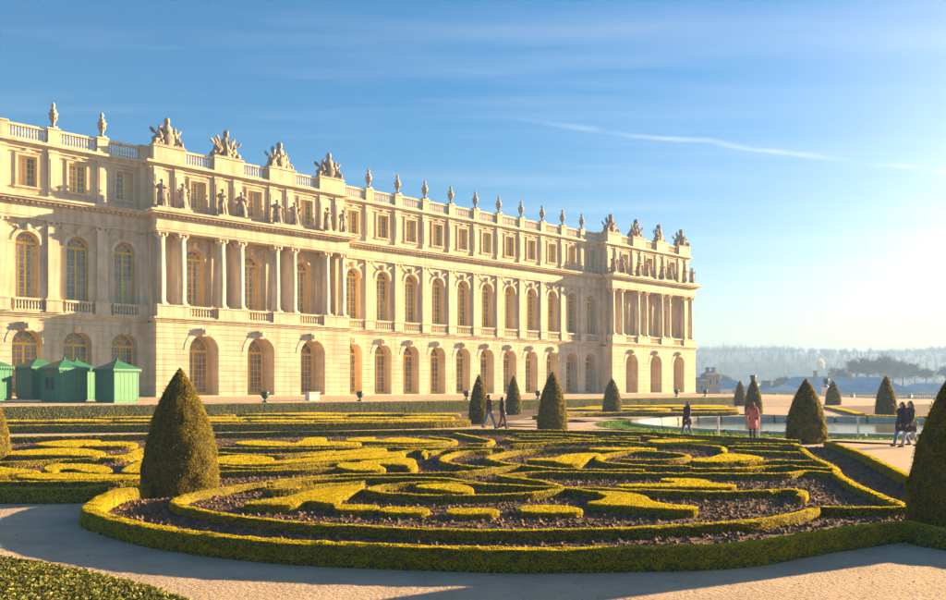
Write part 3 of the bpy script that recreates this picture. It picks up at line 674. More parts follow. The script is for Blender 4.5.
u_ = MB(); u_.box(-.3, .3, -.3, .3, -.01, .14); u_.lathe([(.24, .14), (.1, .24), (.1, .34), (.16, .42), (.24, .75), (.34, 1.06), (.4, 1.14), (.37, 1.19), (.17, 1.24), (.17, 1.3), (.27, 1.36), (.22, 1.46), (.09, 1.54), (.09, 1.6), (.17, 1.72), (.15, 1.84), (.03, 2.02)], 14)
for k in range(8): a = k * math.pi / 4; u_.ell((.27 * math.cos(a), .27 * math.sin(a), .84), (.07, .07, .2), n=6, m=4)
URN = u_.mesh('urn_finial', m_urn, True)
def on_palace(name, me, u, p, z, label, cat, group, rz=0, sc=1):
    o = use(name, me, None, LW(u, p, ZT + z), ROTZ + rz, sc); return tag(o, label, cat, group)
urn_us = [(UL + (AL - UL) * k / 4, 'left') for k in (2, 3)] + [(B0 + 11 * BAY * k / 11, 'mid') for k in range(1, 11)]
words_ = ['first', 'second', 'third', 'fourth', 'fifth', 'sixth', 'seventh', 'eighth', 'ninth', 'tenth']
k1 = 0
for i, (u, sd) in enumerate(urn_us):
    if sd == 'left': lab = ['stone urn on the roof balustrade, second urn left of the first carved group', 'stone urn on the roof balustrade nearest the left carved groups'][i]
    else: lab = f'stone urn on the roof balustrade, {words_[k1]} to the right of the near carved groups'; k1 += 1
    on_palace('urn_finial', URN, u, .0, Z['bal'] + .12, lab, 'urn', 'stone urns along the roof balustrade', sc=(.98, .98, 1.1))
for pi, (ac, w1) in enumerate(((AC1, 'near pavilion'), (AC2, 'far pavilion'))):
    for k, du in enumerate((-8.55, -2.83, 2.83, 8.55)):
        on_palace('carved_trophy', TROPS[(k * 2 + pi) % 3], ac + du, .62, Z['bal'] + .14, f'{words_[k]} carved stone group from the left on the roof of the {w1}', 'sculpture', 'carved groups on the pavilion roofs', rz=[0, math.pi, .2, -.15][k], sc=(1.12, 1.0, 1.16))
        for j, dd in enumerate((-.95, .95)):
            on_palace('standing_statue', FIGS[(k * 2 + j + pi) % 4], ac + du + dd, PJ - .25, Z['ctop'] + .28, f'{words_[k * 2 + j]} standing stone figure from the left on the cornice of the {w1}', 'statue', 'standing figures before the attic', rz=random.uniform(-.5, .5), sc=(1.3, 1.25, random.uniform(1.0, 1.08)))
# ================================================================ GARDEN: soil beds
def poly_sheet(name, pts, z, m, label=None, cat=None, kind='structure'):
    a = MB(); a.face([(p[0], p[1], z) for p in pts]); me = a.mesh(name, m); b = bmesh.new(); b.from_mesh(me)
    bmesh.ops.triangulate(b, faces=b.faces); 
    for f in b.faces:
        if f.normal.z < 0: f.normal_flip()
    b.to_mesh(me); b.free()
    return tag(use(name, me), label, cat, kind=kind)
clod_polys = []
def soil(pts, name='soil_bed', z=.025, n=40):
    c = catmull(pts, True, .4) if len(pts) > 4 else np.array([p[:2] for p in pts])
    poly_sheet(name, c, z, m_soil); clod_polys.append((c, n))
HT = .27; HI = .17
outer = [(150, 484), (122, 489), (103, 496), (92, 504), (90.5, 509), (103, 514), (138, 523), (173, 529), (220, 535), (300, 541.5), (417, 546), (520, 548.5), (640, 547.5), (700, 546), (750, 542.5), (813, 533), (860, 526.5), (890, 522.5), (908, 521.5)]
outer_b = [(896, 521.8), (908, 522), (925, 526), (946, 529), (1000, 534), (1060, 537)]
right_edge = [(826, 440.5), (856, 450), (884, 463), (911, 476), (950, 496), (1000, 520), (1040, 532)]
rear = [(-90, 438.5), (10, 437), (150, 434), (340, 431), (480, 429.2), (560, 430.3), (640, 431.8), (700, 435), (760, 438), (800, 440.5)]
w_outer = pxs(outer + outer_b[2:], HT); w_right = pxs(right_edge, HT); w_rear = pxs(rear, HT)
poly = catmull(w_outer).tolist() + [list(p[:2]) for p in w_right[::-1]] + [list(p[:2]) for p in w_rear[::-1][:8]]
poly_sheet('soil_bed', [(p[0], p[1]) for p in poly], .025, m_soil); clod_polys.append((np.array([[p[0], p[1]] for p in poly]), 170))
lb = pxs([(-160, 489), (0, 488.5), (82, 488.5), (118, 480), (150, 478), (150, 434.5), (10, 437), (-120, 439)], HT)
poly_sheet('soil_bed', lb, .021, m_soil); clod_polys.append((np.array([p[:2] for p in lb]), 60))
fb = pxs([(-120, 428), (0, 425.5), (150, 424.3), (300, 423.2), (430, 421.2), (492, 419), (505, 416)], .38); fb_b = [LW(u, 16.6) for u in (52, 30, 0, -15)]
poly_sheet('soil_bed', fb + fb_b, .02, m_soil)
fb2 = pxs([(535, 415.4), (570, 413.4), (612, 412.6), (680, 412.2), (738, 411.4)], .3); fb2_b = [LW(82.5, 17), LW(62, 17)]
poly_sheet('soil_bed', fb2 + fb2_b, .02, m_soil)
fr = pxs([(826, 406), (848, 410.5), (871, 415), (900, 416), (960, 416), (1060, 415), (1060, 404), (946, 402.5)], .1)
poly_sheet('soil_bed', fr, .55 * 0 + .02, m_soil)
def clods():
    vs, fs = [], []; n = 0
    base = np.array([(1, 0, 0), (-1, 0, 0), (0, 1, 0), (0, -1, 0), (0, 0, 1), (0, 0, -.6)], float)
    tri = np.array([(0, 2, 4), (2, 1, 4), (1, 3, 4), (3, 0, 4), (2, 0, 5), (1, 2, 5), (3, 1, 5), (0, 3, 5)])
    for poly, dens in clod_polys:
        lo_, hi = poly.min(0), poly.max(0); lo_ = np.maximum(lo_, [-32, 5]); hi = np.minimum(hi, [36, 48]); N_ = int(np.prod(hi - lo_) * dens)
        q = rng.uniform(lo_, hi, (N_, 2)); q = q[inside(poly, q)]; q = q[np.abs(q[:, 0]) < q[:, 1] * .62 + 2]
        s = .014 + .05 * rng.random(len(q)) ** 2.6; b = base[None] * s[:, None, None] * rng.uniform(.6, 1.25, (len(q), 6, 1))
        a = rng.uniform(0, 6.28, len(q)); ca, sa = np.cos(a)[:, None], np.sin(a)[:, None]
        x = b[:, :, 0] * ca - b[:, :, 1] * sa; y = b[:, :, 0] * sa + b[:, :, 1] * ca
        v = np.stack([x + q[:, :1], y + q[:, 1:], b[:, :, 2] * .8 + .03], -1).reshape(-1, 3)
        vs.append(v); fs.append((tri[None] + (np.arange(len(q)) * 6)[:, None, None] + n).reshape(-1, 3)); n += len(v)
    return fast_mesh('soil_clods', np.concatenate(vs), np.concatenate(fs), [m_clod])
tag(use('soil_clods', clods()), 'crumbly brown soil clods in the parterre beds', 'soil', kind='stuff')
def pebbles():
    base = np.array([(1, 0, 0), (-.5, .8, 0), (-.5, -.8, 0), (0, 0, .6)]); tri = np.array([(0, 1, 3), (1, 2, 3), (2, 0, 3)]); N_ = 16000
    y = 7.5 + 12 * rng.random(N_) ** 1.6; x = rng.uniform(-.62, .62, N_) * y; s = .004 + .009 * rng.random(N_) ** 2
    q = np.stack([x, y], 1); ok = ~inside(np.array([[p[0], p[1]] for p in poly]), q); q = q[ok]; s = s[ok]
    v = base[None] * s[:, None, None]; v = np.concatenate([v[:, :, :2] + q[:, None], v[:, :, 2:]], 2).reshape(-1, 3)
    f = (tri[None] + (np.arange(len(q)) * 4)[:, None, None]).reshape(-1, 3); return fast_mesh('path_pebbles', v, f, [m_pebble])
tag(use('path_pebbles', pebbles()), 'fine pale pebbles lying on the gravel path', 'gravel', kind='stuff')
q = np.stack([rng.uniform(-9, 9, 420), rng.uniform(8, 20, 420)], 1); q = q[~inside(np.array([[p[0], p[1]] for p in poly]), q)]
lv_, lf_ = leaf_quads(np.column_stack([q, np.full(len(q), .012)]), np.tile([0, 0, 1.], (len(q), 1)), .022, .15)
tag(use('fallen_leaves', fast_mesh('fallen_leaves', lv_, lf_, [mat('dry_leaf', (.30, .17, .06), .8, .3, 9, obj_rand=.5)])), 'dry fallen leaves scattered on the gravel path', 'leaves', kind='stuff')
# ================================================================ GARDEN: hedges
def lsize(Y): return float(np.clip(.0008 * Y, .0105, .05))
def ribbon(pts, label, width=.25, h=HI, closed=False, name='box_hedge', group='low box hedges of the parterre', z0=0.0, mats=None, cover=1.0, cat='hedge', world=None, size=None):
    c = catmull(world if world is not None else pxs(pts, h), closed, .14); n = len(c)
    t = np.gradient(c, axis=0) if not closed else np.roll(c, -1, 0) - np.roll(c, 1, 0)
    t /= np.linalg.norm(t, axis=1)[:, None] + 1e-9; s = np.stack([-t[:, 1], t[:, 0]], 1)
    prof = [(-.47, 0), (-.5, .5), (-.46, .86), (-.36, .98), (0, 1), (.36, .98), (.46, .86), (.5, .5), (.47, 0)]; K = len(prof)
    lw_ = 1 + .04 * np.sin(np.arange(n) * .35 + rng.random() * 6) * rng.uniform(.3, 1); v = np.zeros((n, K, 3))
    if not closed:                                        # rounded ends
        cum = np.concatenate([[0], np.cumsum(np.linalg.norm(np.diff(c, axis=0), axis=1))]); en = np.minimum(cum, cum[-1] - cum); lw_ = lw_ * np.sqrt(np.clip(1 - (1 - np.clip(en / (width * .5), 0, 1)) ** 2, .03, 1))
    for j, (o, z) in enumerate(prof):
        nz = rng.normal(0, .006, n); v[:, j, :2] = c + s * (o * width * lw_ + nz)[:, None]; v[:, j, 2] = z0 + z * h + (rng.normal(0, .008, n) if z > .4 else -.02)
    a = np.arange(n if closed else n - 1); f = []
    for j in range(K - 1):
        b = (a + 1) % n; f.append(np.stack([a * K + j, b * K + j, b * K + j + 1, a * K + j + 1], 1))
    f = [np.concatenate(f)]
    if not closed: f.append(np.array([list(range(K)), list(range((n - 1) * K, n * K))[::-1]]))
    Y = float(c[:, 1].min() * .7 + c[:, 1].mean() * .3); ls = size or lsize(Y); seg = np.linalg.norm(np.diff(c, axis=0), axis=1); ln = seg.sum()
    per = width * .8 + 2 * h; cnt = int(ln * per * cover / ls ** 2)
    i = rng.integers(0, n if closed else n - 1, cnt); fr_ = rng.random(cnt); j = rng.choice(K - 1, cnt, p=np.array([.17, .13, .06, .14, .14, .06, .13, .17])); g = rng.random(cnt); g = np.where(j == 0, g ** .55, np.where(j == K - 2, 1 - g ** .55, g))
    i2 = (i + 1) % n; A = v[i, j] * (1 - fr_)[:, None] + v[i2, j] * fr_[:, None]; B = v[i, j + 1] * (1 - fr_)[:, None] + v[i2, j + 1] * fr_[:, None]
    Pp = A * (1 - g)[:, None] + B * g[:, None]; mid = np.array([(prof[q][0] + prof[q + 1][0]) / 2 for q in range(K - 1)]); up = np.array([0, .15, .6, 1, 1, .6, .15, 0])
    Nn = np.concatenate([s[i] * (np.sign(mid[j]) * (1 - up[j]))[:, None], up[j][:, None]], 1); Pp = Pp + Nn * rng.uniform(-.5, .7, cnt)[:, None] * ls
    Pp[:, 2] = np.maximum(Pp[:, 2], z0 + .01)
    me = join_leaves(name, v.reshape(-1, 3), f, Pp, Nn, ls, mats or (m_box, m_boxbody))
    return tag(use(name, me), label, cat, group)
def slab(pts, label, h=HI, name='box_scroll', group='filled box scrolls of the parterre', mats=None, cover=1.0, cat='hedge', world=None, size=None, smooth=True):
    W = world if world is not None else pxs(pts, h); c = catmull(W, True, .12) if smooth else np.array([p[:2] for p in W])
    n = len(c); area2 = np.sum(c[:, 0] * np.roll(c[:, 1], -1) - np.roll(c[:, 0], -1) * c[:, 1])
    if area2 < 0: c = c[::-1]
    t = np.roll(c, -1, 0) - np.roll(c, 1, 0); t /= np.linalg.norm(t, axis=1)[:, None] + 1e-9; o = np.stack([t[:, 1], -t[:, 0]], 1)
    c1 = c - o * .03
    a = np.arange(n); b = (a + 1) % n
    v = np.concatenate([np.column_stack([c, np.full(n, -.02)]), np.column_stack([c, np.full(n, h * .86)]), np.column_stack([c1, h + rng.normal(0, .006, n)])])
    f = [np.concatenate([np.stack([a, b, b + n, a + n], 1), np.stack([a + n, b + n, b + 2 * n, a + 2 * n], 1)])]
    bmx = bmesh.new(); vv = [bmx.verts.new(p) for p in v[2 * n:]]; fc = bmx.faces.new(vv); bmesh.ops.triangulate(bmx, faces=[fc]); bmx.verts.index_update()
    tr = np.array([[q.index for q in g.verts] for g in bmx.faces]) + 2 * n; bmx.free(); f.append(tr)
    Y = float(c[:, 1].min() * .7 + c[:, 1].mean() * .3); ls = size or lsize(Y)
    lo_, hi = c.min(0), c.max(0); N_ = int(np.prod(hi - lo_) * cover / ls ** 2); q = rng.uniform(lo_, hi, (N_, 2)); q = q[inside(c, q)]
    P1 = np.column_stack([q, h + rng.uniform(-.3, 1, len(q)) * ls]); N1 = np.tile([0, 0, 1.], (len(q), 1))
    per = np.linalg.norm(np.roll(c, -1, 0) - c, axis=1); N2 = int(per.sum() * h * cover / ls ** 2); i = rng.choice(n, N2, p=per / per.sum()); g = rng.random(N2)[:, None]
    P2 = c[i] * (1 - g) + c[(i + 1) % n] * g + o[i] * rng.uniform(-.3, 1, N2)[:, None] * ls; P2 = np.column_stack([P2, rng.uniform(.01, h, N2)]); N2_ = np.column_stack([o[i], np.zeros(N2)])
    me = join_leaves(name, v, f, np.concatenate([P1, P2]), np.concatenate([N1, N2_]), ls, mats or (m_box, m_boxbody))
    return tag(use(name, me), label, cat, group)
BORD = 'box borders round the beds'
ribbon(outer, 'long curved box border sweeping along the gravel path in the foreground', .28, HT, group=BORD, cover=1.2)
ribbon(outer_b, 'box border passing in front of the cone at the right edge', .28, HT, group=BORD, cover=1.2)
ribbon(right_edge, 'straight box border on the right side of the bed beside the walking couple', .22, HT, group=BORD)
ribbon(rear, 'back border of the parterre bed along the pale path', .22, HT, group=BORD)
inner = [(266, 482), (234, 486), (200, 492), (185, 495.5), (175, 501), (183, 505.5), (197, 509), (232, 515), (300, 522.3), (370, 526), (440, 529), (520, 530), (640, 527), (700, 524), (750, 520.5), (780, 516), (806, 511), (818, 507)]
ribbon(inner, 'inner box ribbon parallel to the foreground border, with pointed loop at the big cone', .19)
ribbon([(818, 507), (860, 507), (910, 507)], 'short straight box hedge ending at the cone on the right edge', .17)
ribbon([(910, 507), (880, 495), (853, 483), (838, 473.5), (834, 467), (813, 457), (802, 448.5), (790, 439.5)], 'zigzag box hedge running from the right corner back to the middle cone', .2)
ribbon([(266, 482), (300, 478), (340, 474.5), (425, 473), (458, 472), (480, 470), (500, 467.5), (520, 465.5)], 'long box ribbon curving right behind the big left cone', .17)
ribbon([(268, 485), (300, 480.5), (340, 478.2), (391, 477.3), (441.5, 478), (482, 483), (522, 486)], 'box ribbon above the long oval ring', .165)
ribbon([(370, 489.3), (378, 486), (396, 483.6), (425, 482), (458, 482.8), (500, 484.5), (530, 486), (561, 487.5), (556, 489.5), (531, 492.4), (500, 494), (475, 494.8), (425, 494.8), (391, 493), (374, 491)], 'oval ring of clipped box near the centre of the bed', .16, closed=True)
ribbon([(262, 490), (295, 488), (335, 483.6), (365, 481)], 'short box ribbon above the big filled leaf on the left', .16)
ribbon([(563, 486.8), (620, 488.8), (705, 491.2), (760, 490.7), (790, 489), (802, 491), (800, 496)], 'long box ribbon ending in a hook right of centre', .2)
ribbon([(497, 475), (544, 471.6), (600, 472.5), (704, 473.4), (784, 473.2), (808, 470.8), (836, 472.4)], 'wavy box hedge crossing the whole right half of the bed', .17)
ribbon([(497, 475), (520, 478), (544, 481.5), (563, 486.8)], 'short box hedge forming the lower side of the pointed leaf', .16)
ribbon([(691, 468.6), (735, 468.2), (780, 465.6), (810, 467), (835, 468)], 'wavy box hedge just behind the crossing hedge on the right', .165)
ribbon([(492, 450), (462, 451.5), (448, 455), (442, 459), (450, 463), (472, 466), (495, 467.5)], 'curled box scroll open to the right, left of centre', .165)
ribbon([(640, 446.5), (581.5, 448), (531, 450), (505, 453), (488, 457.5), (497, 461), (514, 464), (548, 467.6), (600, 469.5), (645, 469.5)], 'large curled box scroll in the middle of the bed', .165)
ribbon([(620, 459), (650, 460), (680, 458.5), (688, 455.5), (670, 452.5), (640, 451), (610, 453.5), (598, 457), (606, 462), (640, 465), (691, 466.5)], 'double spiral of clipped box right of the filled leaf', .16)
ribbon([(620, 444.7), (694, 444.7), (715, 446), (723, 447.5), (723.5, 451)], 'box ribbon bent downwards at its right end behind the spiral', .16)
ribbon([(728, 446), (765, 446), (802, 448)], 'short straight box hedge next to the middle cone', .16)
slab([(335, 507), (341, 505), (375, 505.5), (379, 507.5), (374, 509.5), (340, 509.5)], 'smallest rectangular box pad in the foreground row', .12)
slab([(380, 509.5), (386, 507.5), (424, 508), (429, 510.5), (423, 512.5), (386, 512)], 'rectangular box pad second from the left in the foreground row', .12)
slab([(447, 511), (453, 508.8), (492, 509), (499, 511.3), (492, 513.5), (453, 513.5)], 'rectangular box pad third from the left in the foreground row', .12)
slab([(519, 509), (526, 506), (560, 505.6), (581, 509), (577, 512), (530, 512)], 'rounded box pad rightmost in the foreground row', .12)
slab([(416, 486.5), (433, 484), (455, 484), (472, 488), (465, 492), (442, 489.5)], 'small filled box leaf inside the oval ring')
slab([(244, 503.5), (285, 497), (310, 491), (335, 487), (362, 485), (350, 493), (338, 497), (335, 503), (308, 501), (290, 504.5), (268, 504)], 'big pointed leaf of filled box in the left foreground')
slab([(600, 491.5), (625, 492.5), (645, 496), (652, 501), (672, 504.5), (693, 506), (694, 509), (655, 508), (625, 505.5), (588, 503), (600, 500.5), (607, 496.5)], 'big stepped leaf of filled box in the right foreground')
ribbon([(563, 487.5), (585, 490), (602, 492)], 'short box stem joining the oval ring to the stepped leaf', .165)
slab([(661, 479), (688, 478.7), (705, 480), (712, 483), (733, 484.6), (731, 487), (690, 486.8), (620, 486), (620, 484.4), (676, 483)], 'flat filled box wave behind the long hooked ribbon')
slab([(527, 459.5), (553, 461), (570, 464), (583, 462), (590, 457.5), (598, 453.5), (570, 454.5), (553, 458)], 'filled box leaf inside the large middle scroll')
slab([(691, 459.7), (712, 457.5), (726, 454), (748, 455.2), (762, 458.7), (735, 461), (704, 462)], 'filled box leaf pointing right beside the spiral')
slab([(216, 459.5), (260, 462), (300, 459), (340, 455.7), (393, 452.3), (396, 457), (340, 460), (280, 463.5), (230, 464.5)], 'long filled box wave right of the big left cone')
slab([(340, 464), (372, 463), (380, 466), (381, 470), (350, 469.5)], 'short filled box block at the end of the left waves')
slab([(360, 462.3), (392, 459), (410, 458.5), (415, 463), (412, 468.5), (404, 465)], 'hooked filled box piece left of the curled scroll')
SL = ['long low box wave just right of the big left cone, upper of two', 'straight box wave just right of the big left cone, lower of two', 'short bent box piece left of the curled scroll, first of two', 'short straight box piece left of the curled scroll, second of two', 'long hooked box wave in the back row between cone and walking pair', 'curled box wave in front of the walking pair', 'box wave in front of the broad cone, hard by the back border', 'wavy box line two rows before the broad cone', 'box line three rows before the broad cone', 'slanting box wave in front of the person in the brown coat', 'box wave hard by the back border below the person in pink', 'long thin box line in the back rows right of the big left cone', 'short rising box wave in the back rows near the big left cone', 'box wave in the back row left of the middle cone', 'slanting box stroke under the broad cone', 'short box stroke left of the zigzag hedge, upper of two', 'short box stroke left of the zigzag hedge, lower of two', 'thin box line behind the curled scroll left of centre']; SG = 'distant box waves'
for q in ([(218, 466), (260, 467.5), (300, 465), (340, 462.5), (360, 464)], [(216, 471.5), (250, 470.8), (300, 469.5), (335, 467.5)], [(396, 452), (420, 450), (424, 452.5), (424, 455.5)], [(427, 452), (445, 449.7), (459, 450)],
          [(340, 447), (390, 445.5), (430, 444.5), (453, 442), (452, 439.5), (430, 437)], [(455, 433), (475, 437), (492, 440.3), (485, 443.5), (468, 443.6)], [(513, 434), (560, 434), (600, 436.3), (640, 437)], [(505, 438.3), (520, 440.5), (560, 440), (600, 438.7), (640, 439.2)],
          [(510, 444.5), (560, 442.3), (620, 441.3), (645, 443)], [(640, 435), (670, 438.5), (710, 441), (750, 440.8)], [(664, 436.8), (710, 438.5), (775, 441.5)], [(210, 447.5), (260, 448.5), (330, 448), (395, 447.5), (440, 447)], [(215, 452.5), (270, 455), (300, 453.5), (335, 450.5)], [(690, 441.8), (740, 443.3), (795, 444)], [(520, 436.5), (560, 437.3), (610, 441.5)], [(735, 450), (770, 451.5), (800, 452.5)], [(740, 462.5), (775, 460.3), (812, 461)], [(405, 448.5), (440, 447.8), (480, 447.5), (505, 448)]):
    ribbon(q, SL.pop(0), .17, name='box_wave', group=SG)
SL2 = ['small filled box leaf at the back, nearest the big left cone', 'filled box leaf at the back, second right of the big left cone', 'broad filled box leaf at the back before the slim cone', 'long filled box leaf in the middle rows left of centre', 'filled box leaf in the back row before the basin', 'rounded filled box leaf touching the right side of the big left cone', 'small filled box leaf behind the double spiral']
for q in ([(236, 442.5), (262, 441), (300, 445.5), (256, 445.5)], [(302, 441), (318, 437.7), (324, 441.5), (360, 443), (340, 445.5), (300, 445.5)], [(346, 440.5), (370, 437.5), (378, 440), (395, 438), (430, 440.3), (448, 441.5), (420, 443), (380, 442)], [(303, 456.5), (322, 453.5), (345, 451), (380, 448.5), (375, 452), (335, 455)], [(650, 440.5), (690, 440.3), (722, 443), (690, 444), (662, 443)],
          [(216, 458), (240, 455.5), (272, 458), (262, 461), (225, 461)], [(590, 448.6), (620, 448), (655, 448.7), (640, 450), (605, 450)]):
    slab(q, SL2.pop(0), name='box_leaf', group='distant box leaves')
# left bed
ribbon([(-90, 489), (0, 488.5), (60, 488.6), (84, 488), (106, 484.5)], 'front border of the left bed along the shaded path', .34, HT, group=BORD)
ribbon([(-80, 482), (0, 481.5), (60, 481.2), (110, 480), (145, 478)], 'inner box ribbon of the left bed behind its front border', .17)
ribbon([(-60, 461), (0, 462.5), (60, 459.5), (100, 458.3)], 'long box ribbon across the middle of the left bed', .17)
for q, lb_ in (([(37, 443.8), (70, 440.5), (100, 441), (75, 446.5), (50, 446)], 'filled box leaf at the back of the left bed, left of its neighbour'), ([(85, 446), (104, 442.5), (132, 442.7), (132, 445.3), (105, 446)], 'filled box block at the back of the left bed near the cone'),
               ([(-40, 453), (8, 452), (40, 449.5), (70, 448.5), (98, 451), (97, 455.5), (60, 455), (10, 455)], 'long filled box wave in the back half of the left bed'), ([(100, 457), (125, 455), (141, 449), (150, 451), (145, 454), (120, 458)], 'filled box hook touching the big cone in the left bed'),
               ([(55, 464.5), (90, 464.5), (112, 470), (95, 472.5), (68, 469), (50, 471.5)], 'stepped filled box leaf in the middle of the left bed'), ([(122, 471), (130, 465.5), (148, 460), (148, 473), (125, 472)], 'triangular filled box leaf beside the big cone in the left bed'), ([(17, 476), (60, 473), (95, 474.5), (140, 476.5), (70, 479.5)], 'long filled box leaf near the front of the left bed'),
               ([(-60, 472), (-20, 467), (18, 469), (40, 472), (10, 474), (-30, 476)], 'filled box leaf cut by the left edge of the photo')):
    slab(q, lb_)
# foreground corner hedge
slab(None, 'dark leafy hedge corner in the bottom left foreground', .5, 'corner_hedge', None, (mat('corner_leaf', (.23, .21, .03), .6, .2, 5, obj_rand=.35, transl=.3, col2=(.12, .12, .02)), m_yewbody), 1.5, world=pxs([(-190, 545), (-60, 551), (0, 557), (60, 566), (120, 579), (160, 590), (196, 606), (200, 640), (60, 700), (-250, 700)], .5), size=.021)
# beds farther back
ribbon(None, 'front border of the far bed along the pale path before the palace', .5, .38, name='box_hedge', group=BORD, world=pxs([(-120, 428), (0, 425.5), (150, 424.3), (300, 423.2), (430, 421.2), (470, 420)], .38))
ribbon(None, 'front border of the far bed right of the two cones', .6, .3, group=BORD, world=fb2)
ribbon(None, 'pale low border of the bed beyond the round basin', .6, .22, group=BORD, world=pxs([(826, 406), (848, 410.5), (871, 415), (900, 416), (960, 416), (1060, 415)], .22))
def fill_between(x0, x1, y0, y1, n, lab, grp, h):
    for k in range(n):
        lab_ = lab % ('first second third fourth fifth sixth seventh eighth ninth tenth'.split()[k]); x = x0 + (x1 - x0) * (k + .5) / n; w_ = (x1 - x0) / n * random.uniform(.42, .6); y = random.uniform(y0, y1); t = random.uniform(.5, 1.0)
        slab([(x - w_, y), (x - w_ * .3, y - t), (x + w_ * .6, y - t * .7), (x + w_, y + t * .4), (x + w_ * .2, y + t), (x - w_ * .6, y + t * .9)], lab_, h, 'box_wave', grp)
FW = 'box wave under the tall palace hedge, %s from the left in the '
fill_between(-60, 460, 413.5, 415, 9, FW + 'back row', 'box waves of the far bed', .2); fill_between(-80, 455, 417, 418, 10, FW + 'middle row', 'box waves of the far bed', .2); fill_between(-90, 450, 420.2, 421.2, 8, FW + 'front row', 'box waves of the far bed', .2)
FW2 = 'flat box wave before the far pavilion, %s from the left in the '
fill_between(545, 725, 405.8, 406.6, 5, FW2 + 'back row', 'box waves of the far right bed', .2); fill_between(545, 735, 408.4, 409.2, 6, FW2 + 'front row', 'box waves of the far right bed', .2)
# tall clipped hedge below the palace terrace
hu = [(-16, 12.5, 'left stretch of the tall clipped hedge below the green kiosks'), (11.5, 46.5, 'middle stretch of the tall clipped hedge below the palace'), (45.5, 82.8, 'right stretch of the tall clipped hedge below the far pavilion')]
for a, b, lab in hu:
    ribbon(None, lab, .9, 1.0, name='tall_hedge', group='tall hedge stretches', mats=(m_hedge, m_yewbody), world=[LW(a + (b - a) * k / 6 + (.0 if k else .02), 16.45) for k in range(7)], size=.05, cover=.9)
# ================================================================ GARDEN: clipped yew cones
def cone(x, yb, yt, hw, label, z=0.0):
    X, Y, _ = px(x, yb, z); k = Y / F; Hh = (yb - yt) * k; Rr = hw * k
    e = empty('yew_cone', (X, Y, z))
    nz_, na = 26, 40; ph = rng.random(4) * 6
    t = np.linspace(0, 1, nz_); T, A = np.meshgrid(t, np.arange(na) / na * 2 * np.pi, indexing='ij')
    def rad(T, A): return Rr * np.clip(1 - T ** 2.1, 0, 1) ** .92 * (.955 + .045 * np.sin(np.minimum(T * 9, 1.57))) * (1 + .022 * np.sin(3 * A + ph[0]) + .018 * np.sin(5 * A + 9 * T + ph[1]) + .014 * np.sin(11 * A - 17 * T + ph[2]) + .012 * np.sin(7 * A + 31 * T + ph[3]))
    r = rad(T, A); v = np.stack([r * np.cos(A), r * np.sin(A), T * Hh + .04], -1).reshape(-1, 3) + rng.normal(0, .008, (nz_ * na, 3))
    i = np.arange(nz_ - 1)[:, None] * na; j = np.arange(na)[None]; j2 = (j + 1) % na; f = np.stack([i + j, i + j2, i + na + j2, i + na + j], -1).reshape(-1, 4)
    ls = float(np.clip(.00095 * Y, .016, .06)); cnt = int(2 * math.pi * Rr * Hh * .7 * 1.5 / ls ** 2)
    tt = rng.random(cnt * 2); keep = rng.random(cnt * 2) < (1 - tt ** 2) + .06; tt = tt[keep]; aa = rng.random(len(tt)) * 2 * np.pi; rr_ = rad(tt, aa)
    Nn = np.stack([np.cos(aa), np.sin(aa), np.full(len(tt), .15) + tt * .5], 1); Nn /= np.linalg.norm(Nn, axis=1)[:, None]
    Pp = np.stack([rr_ * np.cos(aa), rr_ * np.sin(aa), tt * Hh + .03], 1) + Nn * ((rng.uniform(-.4, .9, len(tt)) + 2.2 * (rng.random(len(tt)) < .03)) * ls)[:, None]
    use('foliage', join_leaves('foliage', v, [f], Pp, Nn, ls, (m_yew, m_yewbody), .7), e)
    s = MB(); s.lathe([(.11, -.05), (.09, .4)], 8); s.build('trunk', m_wood, e)
    return tag(e, label, 'topiary', 'clipped yew cones')
cone(180, 494, 370, 37, 'big clipped yew cone in the left foreground bed')
cone(961.5, 536, 362, 50, 'clipped yew cone cut by the right edge of the photo')
cone(806, 443, 380, 19, 'clipped yew cone at the back corner of the bed, before the basin')
cone(552.5, 430.6, 372, 14.6, 'broad clipped yew cone at the path, right of the walking pair')
cone(479, 424, 375, 9.8, 'slim clipped yew cone just left of the walking pair')
cone(513.5, 415, 376, 7.6, 'clipped yew cone behind the woman of the walking pair')
cone(612, 412, 378.5, 9, 'clipped yew cone in front of the far pavilion corner')
cone(740, 406, 381, 5.6, 'smaller of the two yew cones at the end of the tall hedge')
cone(753.5, 414, 378.5, 8.2, 'larger of the two yew cones at the end of the tall hedge')
cone(833, 405.5, 380.5, 7.2, 'distant yew cone left of the blue roof building wall')
cone(886, 416.5, 376.5, 9.6, 'yew cone beyond the basin, in front of the cream wing')
cone(-19, 461, 376, 25, 'yew cone cut by the left edge of the photo')
